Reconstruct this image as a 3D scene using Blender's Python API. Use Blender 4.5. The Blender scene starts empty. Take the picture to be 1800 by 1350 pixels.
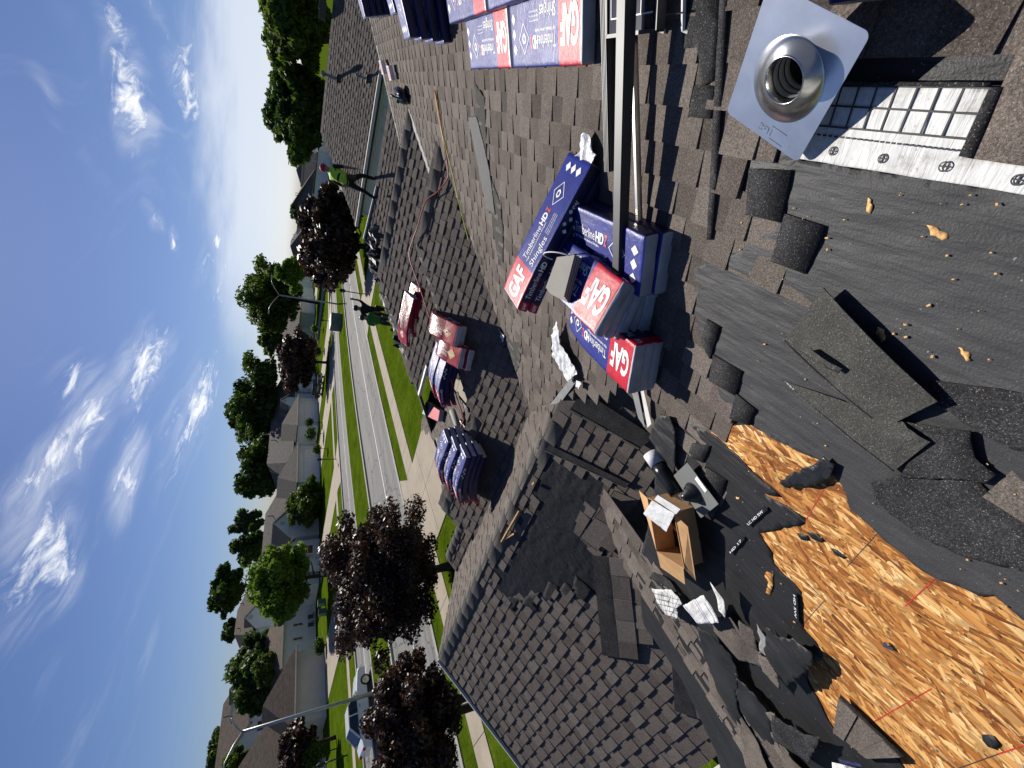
import bpy, bmesh, math, random
import numpy as np
from mathutils import Vector, Matrix, geometry, noise as mnoise

random.seed(7)
scene = bpy.context.scene
COL = scene.collection
V = Vector
rad = math.radians

# ------------------------------------------------------------------ camera
# The camera stands 1.6 m above a 6/12 roof and is held on its side, as the phone was.
FPX, CW, CH = 710.0, 1800.0, 1350.0
EYE = 6.2
YAW, PITCH, ROLL = rad(32.21), rad(29.4), rad(4.5)
_f = V((0, math.cos(PITCH), -math.sin(PITCH)))
_u = V((0, math.sin(PITCH), math.cos(PITCH)))
_r = V((1, 0, 0))
_R = _r * math.cos(ROLL) + _u * math.sin(ROLL)
_U = _u * math.cos(ROLL) - _r * math.sin(ROLL)
_M = Matrix.Rotation(YAW, 3, 'Z')
CF, CU, CR = _M @ _f, _M @ _U, _M @ _R
CAM = V((0, 0, EYE))
cam_d = bpy.data.cameras.new('camera')
cam = bpy.data.objects.new('camera', cam_d)
COL.objects.link(cam)
cam_d.sensor_fit = 'HORIZONTAL'
cam_d.sensor_width = 36.0
cam_d.lens = FPX / CW * 36.0
cam_d.clip_start = 0.05
cam_d.clip_end = 5000
mw = Matrix.Identity(4)
for i, ax in enumerate((-CU, CR, -CF)):
    for j in range(3):
        mw[j][i] = ax[j]
mw.translation = CAM
cam.matrix_world = mw
scene.camera = cam

# ------------------------------------------------------------------ sun and sky
SUN_EL = rad(39)
SUN_AZ = rad(25)                               # ahead of the viewer, a little to the right
sun_dir = V((-math.sin(SUN_AZ) * math.cos(SUN_EL), math.cos(SUN_AZ) * math.cos(SUN_EL), math.sin(SUN_EL)))
sd = bpy.data.lights.new('sun', 'SUN')
sd.energy = 5.0
sd.angle = rad(0.5)
sd.color = (1.0, 0.95, 0.87)
so = bpy.data.objects.new('sun', sd)
COL.objects.link(so)
so.rotation_euler = sun_dir.to_track_quat('Z', 'Y').to_euler()
scene.view_settings.view_transform = 'Standard'
scene.view_settings.look = 'None'
scene.view_settings.gamma = 1.0
scene.view_settings.use_curve_mapping = False
scene.view_settings.exposure = 0.34


def pixray(x, y):
    return CF + CR * ((CH - y - 675.0) / FPX) - CU * ((x - 900.0) / FPX)


def hit(x, y, p, n):
    r = pixray(x, y)
    p, n = V(p), V(n)
    return CAM + r * ((p - CAM).dot(n) / r.dot(n))


def away(x, y, d):
    r = pixray(x, y)
    return CAM + r * (d / math.hypot(r.x, r.y))


def ground(x, y, z=0.0):
    return hit(x, y, (0, 0, z), (0, 0, 1))


def topix(p):
    q = V(p) - CAM
    k = q.dot(CF)
    if k <= 0.05:
        return None
    return (900 - FPX * q.dot(CU) / k, 675 - FPX * q.dot(CR) / k)


# ------------------------------------------------------------------ node helpers
class NT:
    def __init__(s, tree):
        s.t = tree
        s.n = tree.nodes
        s.l = tree.links

    def new(s, typ, **kw):
        nd = s.n.new(typ)
        for k, v in kw.items():
            setattr(nd, k, v)
        return nd

    def put(s, sock, v):
        if isinstance(v, bpy.types.NodeSocket):
            s.l.new(v, sock)
        elif v is not None:
            if sock.type == 'RGBA' and not hasattr(v, '__len__'):
                v = (v, v, v, 1)
            if sock.type == 'RGBA' and len(v) == 3:
                v = (*v, 1)
            sock.default_value = v

    def math(s, op, a, b=None, c=None, clamp=False):
        nd = s.new('ShaderNodeMath', operation=op, use_clamp=clamp)
        for i, v in enumerate((a, b, c)):
            if v is not None:
                s.put(nd.inputs[i], v)
        return nd.outputs[0]

    def vmath(s, op, a, b=None):
        nd = s.new('ShaderNodeVectorMath', operation=op)
        s.put(nd.inputs[0], a)
        if b is not None:
            s.put(nd.inputs['Scale'] if op == 'SCALE' else nd.inputs[1], b)
        return nd.outputs['Value'] if op in ('LENGTH', 'DOT_PRODUCT', 'DISTANCE') else nd.outputs[0]

    def noise(s, vec, scale, detail=2.0, rough=0.5, dist=0.0):
        nd = s.new('ShaderNodeTexNoise')
        s.put(nd.inputs['Vector'], vec)
        nd.inputs['Scale'].default_value = scale
        nd.inputs['Detail'].default_value = detail
        nd.inputs['Roughness'].default_value = rough
        nd.inputs['Distortion'].default_value = dist
        return nd.outputs['Fac']

    def ramp(s, fac, stops, interp='LINEAR'):
        nd = s.new('ShaderNodeValToRGB')
        cr = nd.color_ramp
        cr.interpolation = interp
        while len(cr.elements) < len(stops):
            cr.elements.new(0.5)
        for e, (p, c) in zip(cr.elements, stops):
            e.position = p
            e.color = (c, c, c, 1) if not hasattr(c, '__len__') else (*c[:3], 1)
        s.put(nd.inputs[0], fac)
        return nd.outputs[0]

    def mix(s, fac, a, b, mode='MIX'):
        nd = s.new('ShaderNodeMix', data_type='RGBA', blend_type=mode)
        s.put(nd.inputs[0], fac)
        s.put(nd.inputs[6], a)
        s.put(nd.inputs[7], b)
        return nd.outputs[2]

    def smooth(s, v, a, b):
        nd = s.new('ShaderNodeMapRange', interpolation_type='SMOOTHSTEP')
        s.put(nd.inputs[0], v)
        nd.inputs[1].default_value = a
        nd.inputs[2].default_value = b
        return nd.outputs[0]

    def mapping(s, vec, loc=(0, 0, 0), rot=(0, 0, 0), scale=(1, 1, 1)):
        nd = s.new('ShaderNodeMapping')
        s.put(nd.inputs[0], vec)
        nd.inputs[1].default_value = loc
        nd.inputs[2].default_value = rot
        nd.inputs[3].default_value = scale
        return nd.outputs[0]

    def bump(s, h, strength=0.5, dist=0.01):
        nd = s.new('ShaderNodeBump')
        nd.inputs['Strength'].default_value = strength
        nd.inputs['Distance'].default_value = dist
        s.put(nd.inputs['Height'], h)
        return nd.outputs[0]

    def pos(s):
        return s.new('ShaderNodeNewGeometry').outputs['Position']

    def obj(s):
        return s.new('ShaderNodeTexCoord').outputs['Object']

    def attr(s, name):
        nd = s.new('ShaderNodeAttribute', attribute_name=name)
        return nd.outputs['Fac']


def newmat(name):
    m = bpy.data.materials.new(name)
    m.use_nodes = True
    nt = NT(m.node_tree)
    nt.b = nt.n['Principled BSDF']
    return m, nt


def setb(nt, col=None, rough=None, metal=None, normal=None, spec=None, coat=None):
    b = nt.b
    if col is not None: nt.put(b.inputs['Base Color'], col)
    if rough is not None: nt.put(b.inputs['Roughness'], rough)
    if metal is not None: nt.put(b.inputs['Metallic'], metal)
    if normal is not None: nt.put(b.inputs['Normal'], normal)
    if spec is not None: nt.put(b.inputs['Specular IOR Level'], spec)
    if coat is not None: nt.put(b.inputs['Coat Weight'], coat)


def simple(name, col, rough=0.6, metal=0.0, scale=8.0, var=0.25, bump=0.0, bscale=None, spec=0.5, coat=0.0):
    m, nt = newmat(name)
    p = nt.obj()
    n = nt.noise(p, scale, 4, 0.6)
    lo = tuple(c * (1 - var) for c in col)
    hi = tuple(min(1, c * (1 + var)) for c in col)
    nrm = None
    if bump:
        nrm = nt.bump(nt.noise(p, bscale or scale * 4, 3), 0.6, bump)
    setb(nt, nt.ramp(n, [(0.3, lo), (0.7, hi)]), rough, metal, nrm, spec, coat)
    return m


# ------------------------------------------------------------------ world: clear blue sky with thin clouds
world = bpy.data.worlds.new('World')
scene.world = world
world.use_nodes = True
wt = NT(world.node_tree)
wt.n.clear()
sky = wt.new('ShaderNodeTexSky', sky_type='NISHITA')
sky.sun_disc = False
sky.sun_elevation = SUN_EL
sky.sun_rotation = -SUN_AZ
sky.altitude = 200
sky.air_density = 1.0
sky.dust_density = 0.3
sky.ozone_density = 2.5
gen = wt.new('ShaderNodeTexCoord').outputs['Generated']
sep = wt.new('ShaderNodeSeparateXYZ')
wt.put(sep.inputs[0], gen)
zz = wt.math('MAXIMUM', sep.outputs[2], 0.0)
den = wt.math('ADD', zz, 0.10)
flat = wt.new('ShaderNodeCombineXYZ')
wt.put(flat.inputs[0], wt.math('DIVIDE', sep.outputs[0], den))
wt.put(flat.inputs[1], wt.math('DIVIDE', sep.outputs[1], den))
flat = flat.outputs[0]


def skyp(x, y):
    r = pixray(x, y).normalized()
    d = max(r.z, 0) + 0.10
    return V((r.x / d, r.y / d, 0))


warp = wt.new('ShaderNodeTexNoise')
wt.put(warp.inputs['Vector'], flat)
warp.inputs['Scale'].default_value = 1.1
warp.inputs['Detail'].default_value = 3
wflat = wt.vmath('ADD', flat, wt.vmath('SCALE', wt.vmath('SUBTRACT', warp.outputs['Color'], (0.5, 0.5, 0.5)), 0.55))
# every cloud streak: two pixels along its axis in the photograph, half width, density
STREAKS = [((300, 590), (215, 690), 30, 1.0), ((215, 690), (100, 840), 22, .8), ((385, 650), (300, 800), 22, .9),
           ((370, 690), (330, 760), 14, .7), ((170, 640), (95, 690), 22, .75), ((255, 780), (215, 860), 18, .8),
           ((180, 720), (0, 910), 20, .95), ((110, 900), (10, 1050), 40, .75), ((40, 1020), (0, 1130), 40, .6), ((110, 950), (60, 1060), 26, .8),
           ((218, 130), (272, 245), 22, 1.0), ((178, 0), (262, 120), 14, .75), ((250, 0), (300, 60), 12, .5),
           ((300, 85), (345, 190), 17, .95), ((400, 420), (350, 470), 18, .6), ((397, 425), (370, 440), 14, .9),
           ((300, 415), (312, 420), 13, .9), ((262, 370), (290, 395), 12, .7), ((400, 470), (375, 540), 16, .55),
           ((30, 150), (85, 215), 18, .35), ((60, 0), (160, 90), 26, .18), ((278, 1105), (250, 1185), 8, .5), ((75, 1170), (60, 1260), 12, .3)]
mask = None
for (a, b, hw, dn) in STREAKS:
    hw *= 1.3 if dn >= .75 else 1.0
    pa, pb = skyp(*a), skyp(*b)
    c = (pa + pb) / 2
    ax = (pb - pa)
    L = ax.length / 2
    ang = math.atan2(ax.y, ax.x)
    # half width in the flat cloud plane at the streak's middle
    mx, my = (a[0] + b[0]) / 2, (a[1] + b[1]) / 2
    nx, ny = -(b[1] - a[1]), (b[0] - a[0])
    nl = math.hypot(nx, ny)
    q = skyp(mx + nx / nl * hw, my + ny / nl * hw) - skyp(mx, my)
    t = ax.normalized()
    w = max((q - t * q.dot(t)).length, 0.02)
    v = wt.vmath('SUBTRACT', wflat, c)
    rot = wt.new('ShaderNodeVectorRotate', rotation_type='Z_AXIS')
    wt.put(rot.inputs['Vector'], v)
    rot.inputs['Angle'].default_value = -ang
    v = wt.vmath('MULTIPLY', rot.outputs[0], (1 / (L * 1.30 + w), 1 / (w * 2.1), 0))
    r = wt.vmath('LENGTH', v)
    g = wt.math('MULTIPLY', wt.math('SUBTRACT', 1.0, r, clamp=True), dn)
    mask = g if mask is None else wt.math('MAXIMUM', mask, g)
det = wt.noise(wt.mapping(wflat, rot=(0, 0, rad(-20)), scale=(5.5, 2.6, 1)), 2.1, 11, 0.70, 0.5)
big = wt.noise(wt.mapping(wflat, loc=(4, 2, 0), rot=(0, 0, rad(-24)), scale=(2.6, 1.0, 1)), 1.6, 4, 0.6)
puff = wt.math('ADD', wt.math('MULTIPLY', mask, 1.45), wt.math('MULTIPLY', wt.math('SUBTRACT', det, 0.66), 3.0))
puff = wt.math('ADD', puff, wt.math('MULTIPLY', wt.math('SUBTRACT', big, 0.5), 1.0))
puff = wt.math('MULTIPLY', wt.smooth(puff, 0.10, 1.15), wt.smooth(mask, 0.0, 0.30))
veil = wt.noise(wt.mapping(wflat, rot=(0, 0, rad(-22)), scale=(2.2, .5, 1)), 1.6, 8, 0.64, 0.9)
halo = wt.math('MULTIPLY', wt.smooth(mask, 0.0, .55), 0.30)
veil = wt.math('ADD', wt.math('MULTIPLY', wt.smooth(veil, 0.52, 0.82), 0.09), wt.math('MULTIPLY', halo, wt.smooth(veil, .38, .70)))
veil = wt.math('MULTIPLY', veil, wt.smooth(zz, 0.06, 0.24))
# bank of pale cloud low above the horizon on the right
hb = hit(455, 60, CAM + CF * 1000, CF) - CAM
hb.normalize()
hdir = V((hb.x, hb.y, 0)).normalized()
side = wt.vmath('DOT_PRODUCT', wt.vmath('NORMALIZE', wt.vmath('MULTIPLY', gen, (1, 1, 0))), hdir)
hedge = wt.noise(wt.mapping(gen, scale=(3, 3, 14)), 1.6, 5, 0.6)
lim = wt.math('ADD', wt.math('MULTIPLY', wt.smooth(side, 0.62, 1.0), 0.15), wt.math('MULTIPLY', wt.math('SUBTRACT', hedge, 0.5), 0.10))
bank = wt.smooth(wt.math('SUBTRACT', lim, zz), -0.03, 0.045)
bank = wt.math('MULTIPLY', bank, wt.math('MULTIPLY', wt.smooth(side, 0.74, 0.98), 0.55))
cl = wt.math('MAXIMUM', wt.math('MAXIMUM', puff, veil), bank)
cl = wt.math('MULTIPLY', cl, wt.smooth(sep.outputs[2], -0.01, 0.02))
skyc = wt.mix(1.0, sky.outputs[0], (0.66, 0.735, 1.0), 'MULTIPLY')
allc = wt.mix(cl, skyc, (15.5, 15.8, 16.3))
bg = wt.new('ShaderNodeBackground')
wt.put(bg.inputs[0], allc)
bg.inputs[1].default_value = 0.054
wo = wt.new('ShaderNodeOutputWorld')
wt.l.new(bg.outputs[0], wo.inputs[0])
world.cycles.sampling_method = 'AUTOMATIC'

# ------------------------------------------------------------------ object helpers
def tag(o, label=None, cat=None, group=None, kind=None):
    if label: o['label'] = label
    if cat: o['category'] = cat
    if group: o['group'] = group
    if kind: o['kind'] = kind
    return o


def link(name, me, mats, parent=None):
    o = bpy.data.objects.new(name, me)
    COL.objects.link(o)
    if mats is not None:
        for m in (mats if isinstance(mats, (list, tuple)) else [mats]):
            if len(me.materials) < (len(mats) if isinstance(mats, (list, tuple)) else 1):
                me.materials.append(m)
    if parent: o.parent = parent
    return o


def root(name, label, cat, group=None, loc=(0, 0, 0)):
    o = bpy.data.objects.new(name, None)
    o.empty_display_size = 0.1
    o.location = loc
    COL.objects.link(o)
    return tag(o, label, cat, group)


class MB:
    """collects polygons; build() links them as one mesh object"""
    def __init__(s):
        s.v = []
        s.f = []
        s.m = []
        s.mi = 0

    def add(s, vs, fs, mi=None):
        k = len(s.v)
        s.v += [tuple(v) for v in vs]
        for f in fs:
            s.f.append(tuple(i + k for i in f))
            s.m.append(s.mi if mi is None else mi)
        return s

    def box(s, c, size, rot=None, mi=None):
        hx, hy, hz = (x / 2 for x in size)
        vs = [V((x, y, z)) for x in (-hx, hx) for y in (-hy, hy) for z in (-hz, hz)]
        if rot is not None: vs = [rot @ v for v in vs]
        c = V(c)
        return s.add([v + c for v in vs], [(0, 1, 3, 2), (4, 6, 7, 5), (0, 4, 5, 1), (2, 3, 7, 6), (0, 2, 6, 4), (1, 5, 7, 3)], mi)

    def prism(s, top, thick, mi=None):
        """polygon (list of 3D points) extruded by the vector thick"""
        n = len(top)
        bot = [V(p) + V(thick) for p in top]
        fs = [tuple(range(n)), tuple(reversed(range(n, 2 * n)))]
        fs += [(i, i + n, (i + 1) % n + n, (i + 1) % n) for i in range(n)]
        return s.add(list(top) + bot, fs, mi)

    def tube(s, pts, radii, seg=8, mi=None, cap=True):
        pts = [V(p) for p in pts]
        if not hasattr(radii, '__len__'): radii = [radii] * len(pts)
        k = len(s.v)
        up = None
        for i, p in enumerate(pts):
            t = (pts[min(i + 1, len(pts) - 1)] - pts[max(i - 1, 0)])
            t = t.normalized() if t.length > 1e-9 else V((0, 0, 1))
            if up is None:
                up = V((0, 0, 1)) if abs(t.z) < .9 else V((1, 0, 0))
            a = t.cross(up)
            if a.length < 1e-6:
                a = t.cross(V((0, 1, 0)))
            a.normalize()
            b = a.cross(t).normalized()
            up = b
            for j in range(seg):
                th = 2 * math.pi * j / seg
                s.v.append(tuple(p + (a * math.cos(th) + b * math.sin(th)) * radii[i]))
        n = len(pts)
        for i in range(n - 1):
            for j in range(seg):
                a0 = k + i * seg + j
                a1 = k + i * seg + (j + 1) % seg
                s.f.append((a0, a1, a1 + seg, a0 + seg))
                s.m.append(s.mi if mi is None else mi)
        if cap:
            s.f.append(tuple(k + j for j in reversed(range(seg))))
            s.f.append(tuple(k + (n - 1) * seg + j for j in range(seg)))
            s.m += [s.mi if mi is None else mi] * 2
        return s

    def lathe(s, c, prof, seg=16, axis=None, mi=None):
        """profile [(r,h)] turned round the axis through c"""
        q = V(axis or (0, 0, 1)).to_track_quat('Z', 'Y').to_matrix()
        k = len(s.v)
        c = V(c)
        for (r, h) in prof:
            for j in range(seg):
                th = 2 * math.pi * j / seg
                s.v.append(tuple(c + q @ V((r * math.cos(th), r * math.sin(th), h))))
        for i in range(len(prof) - 1):
            for j in range(seg):
                a0 = k + i * seg + j
                a1 = k + i * seg + (j + 1) % seg
                s.f.append((a0, a1, a1 + seg, a0 + seg))
                s.m.append(s.mi if mi is None else mi)
        return s

    def mesh(s, name, smooth=False):
        me = bpy.data.meshes.new(name)
        me.from_pydata(s.v, [], s.f)
        if any(s.m):
            me.polygons.foreach_set('material_index', s.m)
        if smooth:
            me.polygons.foreach_set('use_smooth', [True] * len(me.polygons))
        me.update()
        return me

    def build(s, name, mats, parent=None, smooth=False):
        return link(name, s.mesh(name, smooth), mats, parent)


def npmesh(name, verts, faces, rnd=None, smooth=False):
    """verts (n,3) and equal-size faces (m,k) as numpy arrays, optional value per vertex"""
    me = bpy.data.meshes.new(name)
    nv, nf, k = len(verts), len(faces), faces.shape[1]
    me.vertices.add(nv)
    me.vertices.foreach_set('co', np.asarray(verts, np.float32).ravel())
    me.loops.add(nf * k)
    me.loops.foreach_set('vertex_index', np.asarray(faces, np.int32).ravel())
    me.polygons.add(nf)
    me.polygons.foreach_set('loop_start', np.arange(0, nf * k, k, dtype=np.int32))
    me.polygons.foreach_set('use_smooth', np.full(nf, bool(smooth)))
    me.update(calc_edges=True)
    if rnd is not None:
        at = me.attributes.new('rnd', 'FLOAT', 'POINT')
        at.data.foreach_set('value', np.asarray(rnd, np.float32))
    return me


class Plane:
    """a roof plane with course direction A, downslope direction D and normal N"""
    def __init__(s, o, n, a):
        s.o, s.n, s.a = V(o), V(n).normalized(), V(a).normalized()
        s.d = s.n.cross(s.a).normalized()
        if s.d.z > 0: s.d = -s.d
        if s.a.cross(s.d).dot(s.n) < 0: s.a = -s.a

    def at(s, x, y, lift=0.0):
        return hit(x, y, s.o + s.n * lift, s.n)

    def uv(s, x, y):
        p = s.at(x, y) - s.o
        return (p.dot(s.a), p.dot(s.d))

    def p(s, u, v, lift=0.0):
        return s.o + s.a * u + s.d * v + s.n * lift


def inpoly(pt, poly):
    x, y = pt
    c = False
    j = len(poly) - 1
    for i in range(len(poly)):
        xi, yi = poly[i]
        xj, yj = poly[j]
        if (yi > y) != (yj > y) and x < (xj - xi) * (y - yi) / (yj - yi) + xi:
            c = not c
        j = i
    return c


# roof planes of the building under our feet (x across the slope, y along the ridge)
J1, J2, J3 = V((-1.84, 2.82, 3.67)), V((-0.18, 6.61, 4.51)), V((0.12, 8.50, 4.66))
MAIN = Plane((0, 0, EYE - 1.6), (-.5, 0, 1), (0, 1, 0))
G1N = Plane(J1, (0, -.5, 1), (-1, 0, 0))
G1F = Plane(J1, (0, .5, 1), (1, 0, 0))
G2N = Plane(J2, (0, -.5, 1), (-1, 0, 0))
G2F = Plane(J2, (0, .5, 1), (1, 0, 0))
G3N = Plane(J3, (0, -.5, 1), (-1, 0, 0))
zmain = lambda x: EYE - 1.6 + .5 * x

# ------------------------------------------------------------------ roof materials
def shingle_mat(name, tones, gran=(0.45, 1.75), rnd=True):
    m, nt = newmat(name)
    p = nt.pos()
    g1 = nt.noise(p, 420, 2, 0.7)
    g2 = nt.noise(p, 150, 2, 0.6)
    big = nt.noise(p, 3.0, 3, 0.6)
    fac = nt.attr('rnd') if rnd else nt.noise(p, 7, 2)
    fac = nt.math('ADD', fac, nt.math('MULTIPLY', nt.math('SUBTRACT', big, 0.5), 0.45))
    fac = nt.math('ADD', fac, nt.math('MULTIPLY', nt.math('SUBTRACT', nt.noise(p, 26, 4, .65), 0.5), 0.55))
    c = nt.ramp(fac, tones)
    gg = nt.math('ADD', nt.math('MULTIPLY', g1, 0.5), nt.math('MULTIPLY', g2, 0.5))
    c = nt.mix(1.0, c, nt.ramp(gg, [(0.36, gran[0]), (0.5, 0.95), (0.63, gran[1])]), 'MULTIPLY')
    spark = nt.ramp(nt.noise(p, 240, 1, 0.5), [(0.66, 0.0), (0.73, 1.0)])
    c = nt.mix(nt.math('MULTIPLY', spark, 0.55), c, (0.42, 0.38, 0.33))
    setb(nt, c, 0.95, 0, nt.bump(gg, 0.8, 0.004), 0.2)
    return m


TONES = [(0.0, (.060, .050, .043)), (0.3, (.097, .080, .070)), (0.6, (.128, .107, .093)), (0.85, (.158, .136, .118)), (1.0, (.110, .086, .080))]
M_SHINGLE = shingle_mat('shingle granules', TONES)
M_HEADLAP = shingle_mat('dark headlap granules', [(0.3, (.018, .018, .020)), (0.7, (.036, .036, .038))], (0.4, 2.2), False)
M_BACK = shingle_mat('sanded shingle back', [(0.3, (.050, .050, .046)), (0.7, (.068, .068, .062))], (0.55, 1.6), False)
M_CAP = shingle_mat('ridge cap granules', [(0.0, (.090, .084, .074)), (0.5, (.125, .117, .104)), (1.0, (.15, .14, .125))])


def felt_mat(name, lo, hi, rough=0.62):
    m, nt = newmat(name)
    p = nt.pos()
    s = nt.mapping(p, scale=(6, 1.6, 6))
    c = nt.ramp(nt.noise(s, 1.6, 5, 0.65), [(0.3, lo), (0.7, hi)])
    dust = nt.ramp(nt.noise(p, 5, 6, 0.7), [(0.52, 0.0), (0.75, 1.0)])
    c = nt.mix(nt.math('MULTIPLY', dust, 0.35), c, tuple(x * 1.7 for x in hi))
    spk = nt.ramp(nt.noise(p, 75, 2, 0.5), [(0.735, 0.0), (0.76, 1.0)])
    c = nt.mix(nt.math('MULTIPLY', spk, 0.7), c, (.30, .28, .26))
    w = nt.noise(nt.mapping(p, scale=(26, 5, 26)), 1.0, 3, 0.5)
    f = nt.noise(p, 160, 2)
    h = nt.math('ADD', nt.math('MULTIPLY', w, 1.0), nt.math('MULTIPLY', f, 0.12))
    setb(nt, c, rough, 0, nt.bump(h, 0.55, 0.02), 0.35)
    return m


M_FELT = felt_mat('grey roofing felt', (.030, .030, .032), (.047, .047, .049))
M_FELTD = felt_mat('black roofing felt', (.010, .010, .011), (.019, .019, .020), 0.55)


def osb_mat():
    m, nt = newmat('oriented strand board')
    g = nt.new('ShaderNodeSeparateXYZ')
    nt.put(g.inputs[0], nt.pos())
    cb = nt.new('ShaderNodeCombineXYZ')
    nt.put(cb.inputs[0], g.outputs[1])
    nt.put(cb.inputs[1], nt.math('MULTIPLY', g.outputs[0], 1.118))
    base = cb.outputs[0]
    wob = nt.new('ShaderNodeTexNoise')
    nt.put(wob.inputs['Vector'], base)
    wob.inputs['Scale'].default_value = 9
    base = nt.vmath('ADD', base, nt.vmath('SCALE', nt.vmath('SUBTRACT', wob.outputs['Color'], (.5, .5, .5)), 0.012))
    col = pri = edge = None
    for i, (ang, ln, wd) in enumerate(((3, 9, 50), (17, 11, 44), (-14, 10, 58), (44, 13, 46), (-38, 14, 60), (8, 6.5, 30), (-6, 7, 34), (27, 12, 84))):
        v = nt.mapping(base, loc=(3.1 * i, 1.7 * i, 0), rot=(0, 0, rad(ang)))
        v = nt.mapping(v, scale=(ln, wd, 1))
        vo = nt.new('ShaderNodeTexVoronoi', voronoi_dimensions='2D', feature='F1', distance='CHEBYCHEV')
        nt.put(vo.inputs['Vector'], v)
        vo.inputs['Scale'].default_value = 1.0
        s = nt.new('ShaderNodeSeparateColor')
        nt.put(s.inputs[0], vo.outputs['Color'])
        gr = nt.noise(nt.mapping(v, scale=(.25, 2.2, 1)), 2.0, 3, 0.6)
        tone = nt.math('ADD', s.outputs[0], nt.math('MULTIPLY', nt.math('SUBTRACT', gr, .5), 0.35))
        c = nt.ramp(tone, [(0.0, (.13, .038, .007)), (0.2, (.30, .105, .020)), (0.5, (.47, .20, .048)), (0.78, (.62, .34, .11)), (1.0, (.76, .52, .24))])
        e = nt.smooth(vo.outputs['Distance'], 0.50, 0.38)
        p = nt.math('ADD', s.outputs[1], -0.16 if abs(ang) > 40 else 0.0)
        if col is None:
            col, pri, edge = c, p, e
        else:
            f = nt.math('GREATER_THAN', p, pri)
            col = nt.mix(f, col, c)
            nd = nt.new('ShaderNodeMix', data_type='FLOAT')
            nt.put(nd.inputs[0], f); nt.put(nd.inputs[2], edge); nt.put(nd.inputs[3], e)
            edge = nd.outputs[0]
            pri = nt.math('MAXIMUM', pri, p)
    col = nt.mix(nt.math('MULTIPLY', nt.math('SUBTRACT', 1.0, edge), 0.45), col, (.10, .034, .008))
    fl = nt.noise(nt.mapping(base, rot=(0, 0, rad(6)), scale=(28, 95, 1)), 1.0, 3, 0.6)
    col = nt.mix(nt.ramp(fl, [(0.62, 0.0), (0.66, 1.0)]), col, (.020, .014, .010))
    setb(nt, col, 0.7, 0, nt.bump(nt.math('ADD', edge, nt.math('MULTIPLY', pri, 1.2)), 0.5, 0.004), 0.3)
    return m


M_OSB = osb_mat()
def paper_mat():
    m, nt = newmat('white underlayment')
    p = nt.pos()
    st = nt.noise(p, 11, 6, .75)
    c = nt.ramp(st, [(.34, (.40, .39, .37)), (.48, (.60, .60, .585)), (.7, (.70, .70, .69))])
    brown = nt.ramp(nt.noise(nt.mapping(p, loc=(3, 1, 0)), 5, 5, .7), [(.58, 0.0), (.72, 1.0)])
    c = nt.mix(nt.math('MULTIPLY', brown, .35), c, (.42, .30, .20))
    spk = nt.ramp(nt.noise(p, 90, 2), [(.70, 0.0), (.74, 1.0)])
    c = nt.mix(nt.math('MULTIPLY', spk, .6), c, (.16, .15, .14))
    h = nt.noise(nt.mapping(p, scale=(6, 38, 6)), 1, 4, .6, .6)
    setb(nt, c, .75, 0, nt.bump(h, .6, .010), .3)
    return m


M_WHITEPAPER = paper_mat()
M_DULLMETAL = simple('grey valley metal', (.20, .20, .20), 0.7, 0.0, 10, 0.2)
M_WHITEMETAL = simple('white painted metal', (.60, .59, .56), 0.6, 0, 5, 0.1)
M_PALEWALL = simple('pale siding', (.50, .52, .49), 0.8, 0, 2, 0.06)
M_TAR = simple('tar', (.014, .014, .015), 0.35, 0, 30, 0.4, 0.003)
M_INK = simple('printed ink', (.035, .035, .04), 0.7)
M_RAWWOOD = simple('raw plywood edge', (.45, .27, .12), 0.8, 0, 25, 0.4)


# ------------------------------------------------------------------ sheets of felt, shingle, paper lying on a roof plane
def ragged(pts, step, jit, rng):
    out = []
    n = len(pts)
    for i in range(n):
        a, b = V((*pts[i], 0)), V((*pts[(i + 1) % n], 0))
        L = (b - a).length
        k = max(1, int(L / step))
        nrm = V((-(b - a).y, (b - a).x, 0)).normalized() if L > 1e-6 else V((0, 0, 0))
        for j in range(k):
            p = a.lerp(b, j / k)
            if j: p = p + nrm * rng.uniform(-jit, jit)
            out.append((p.x, p.y))
    return out


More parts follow.
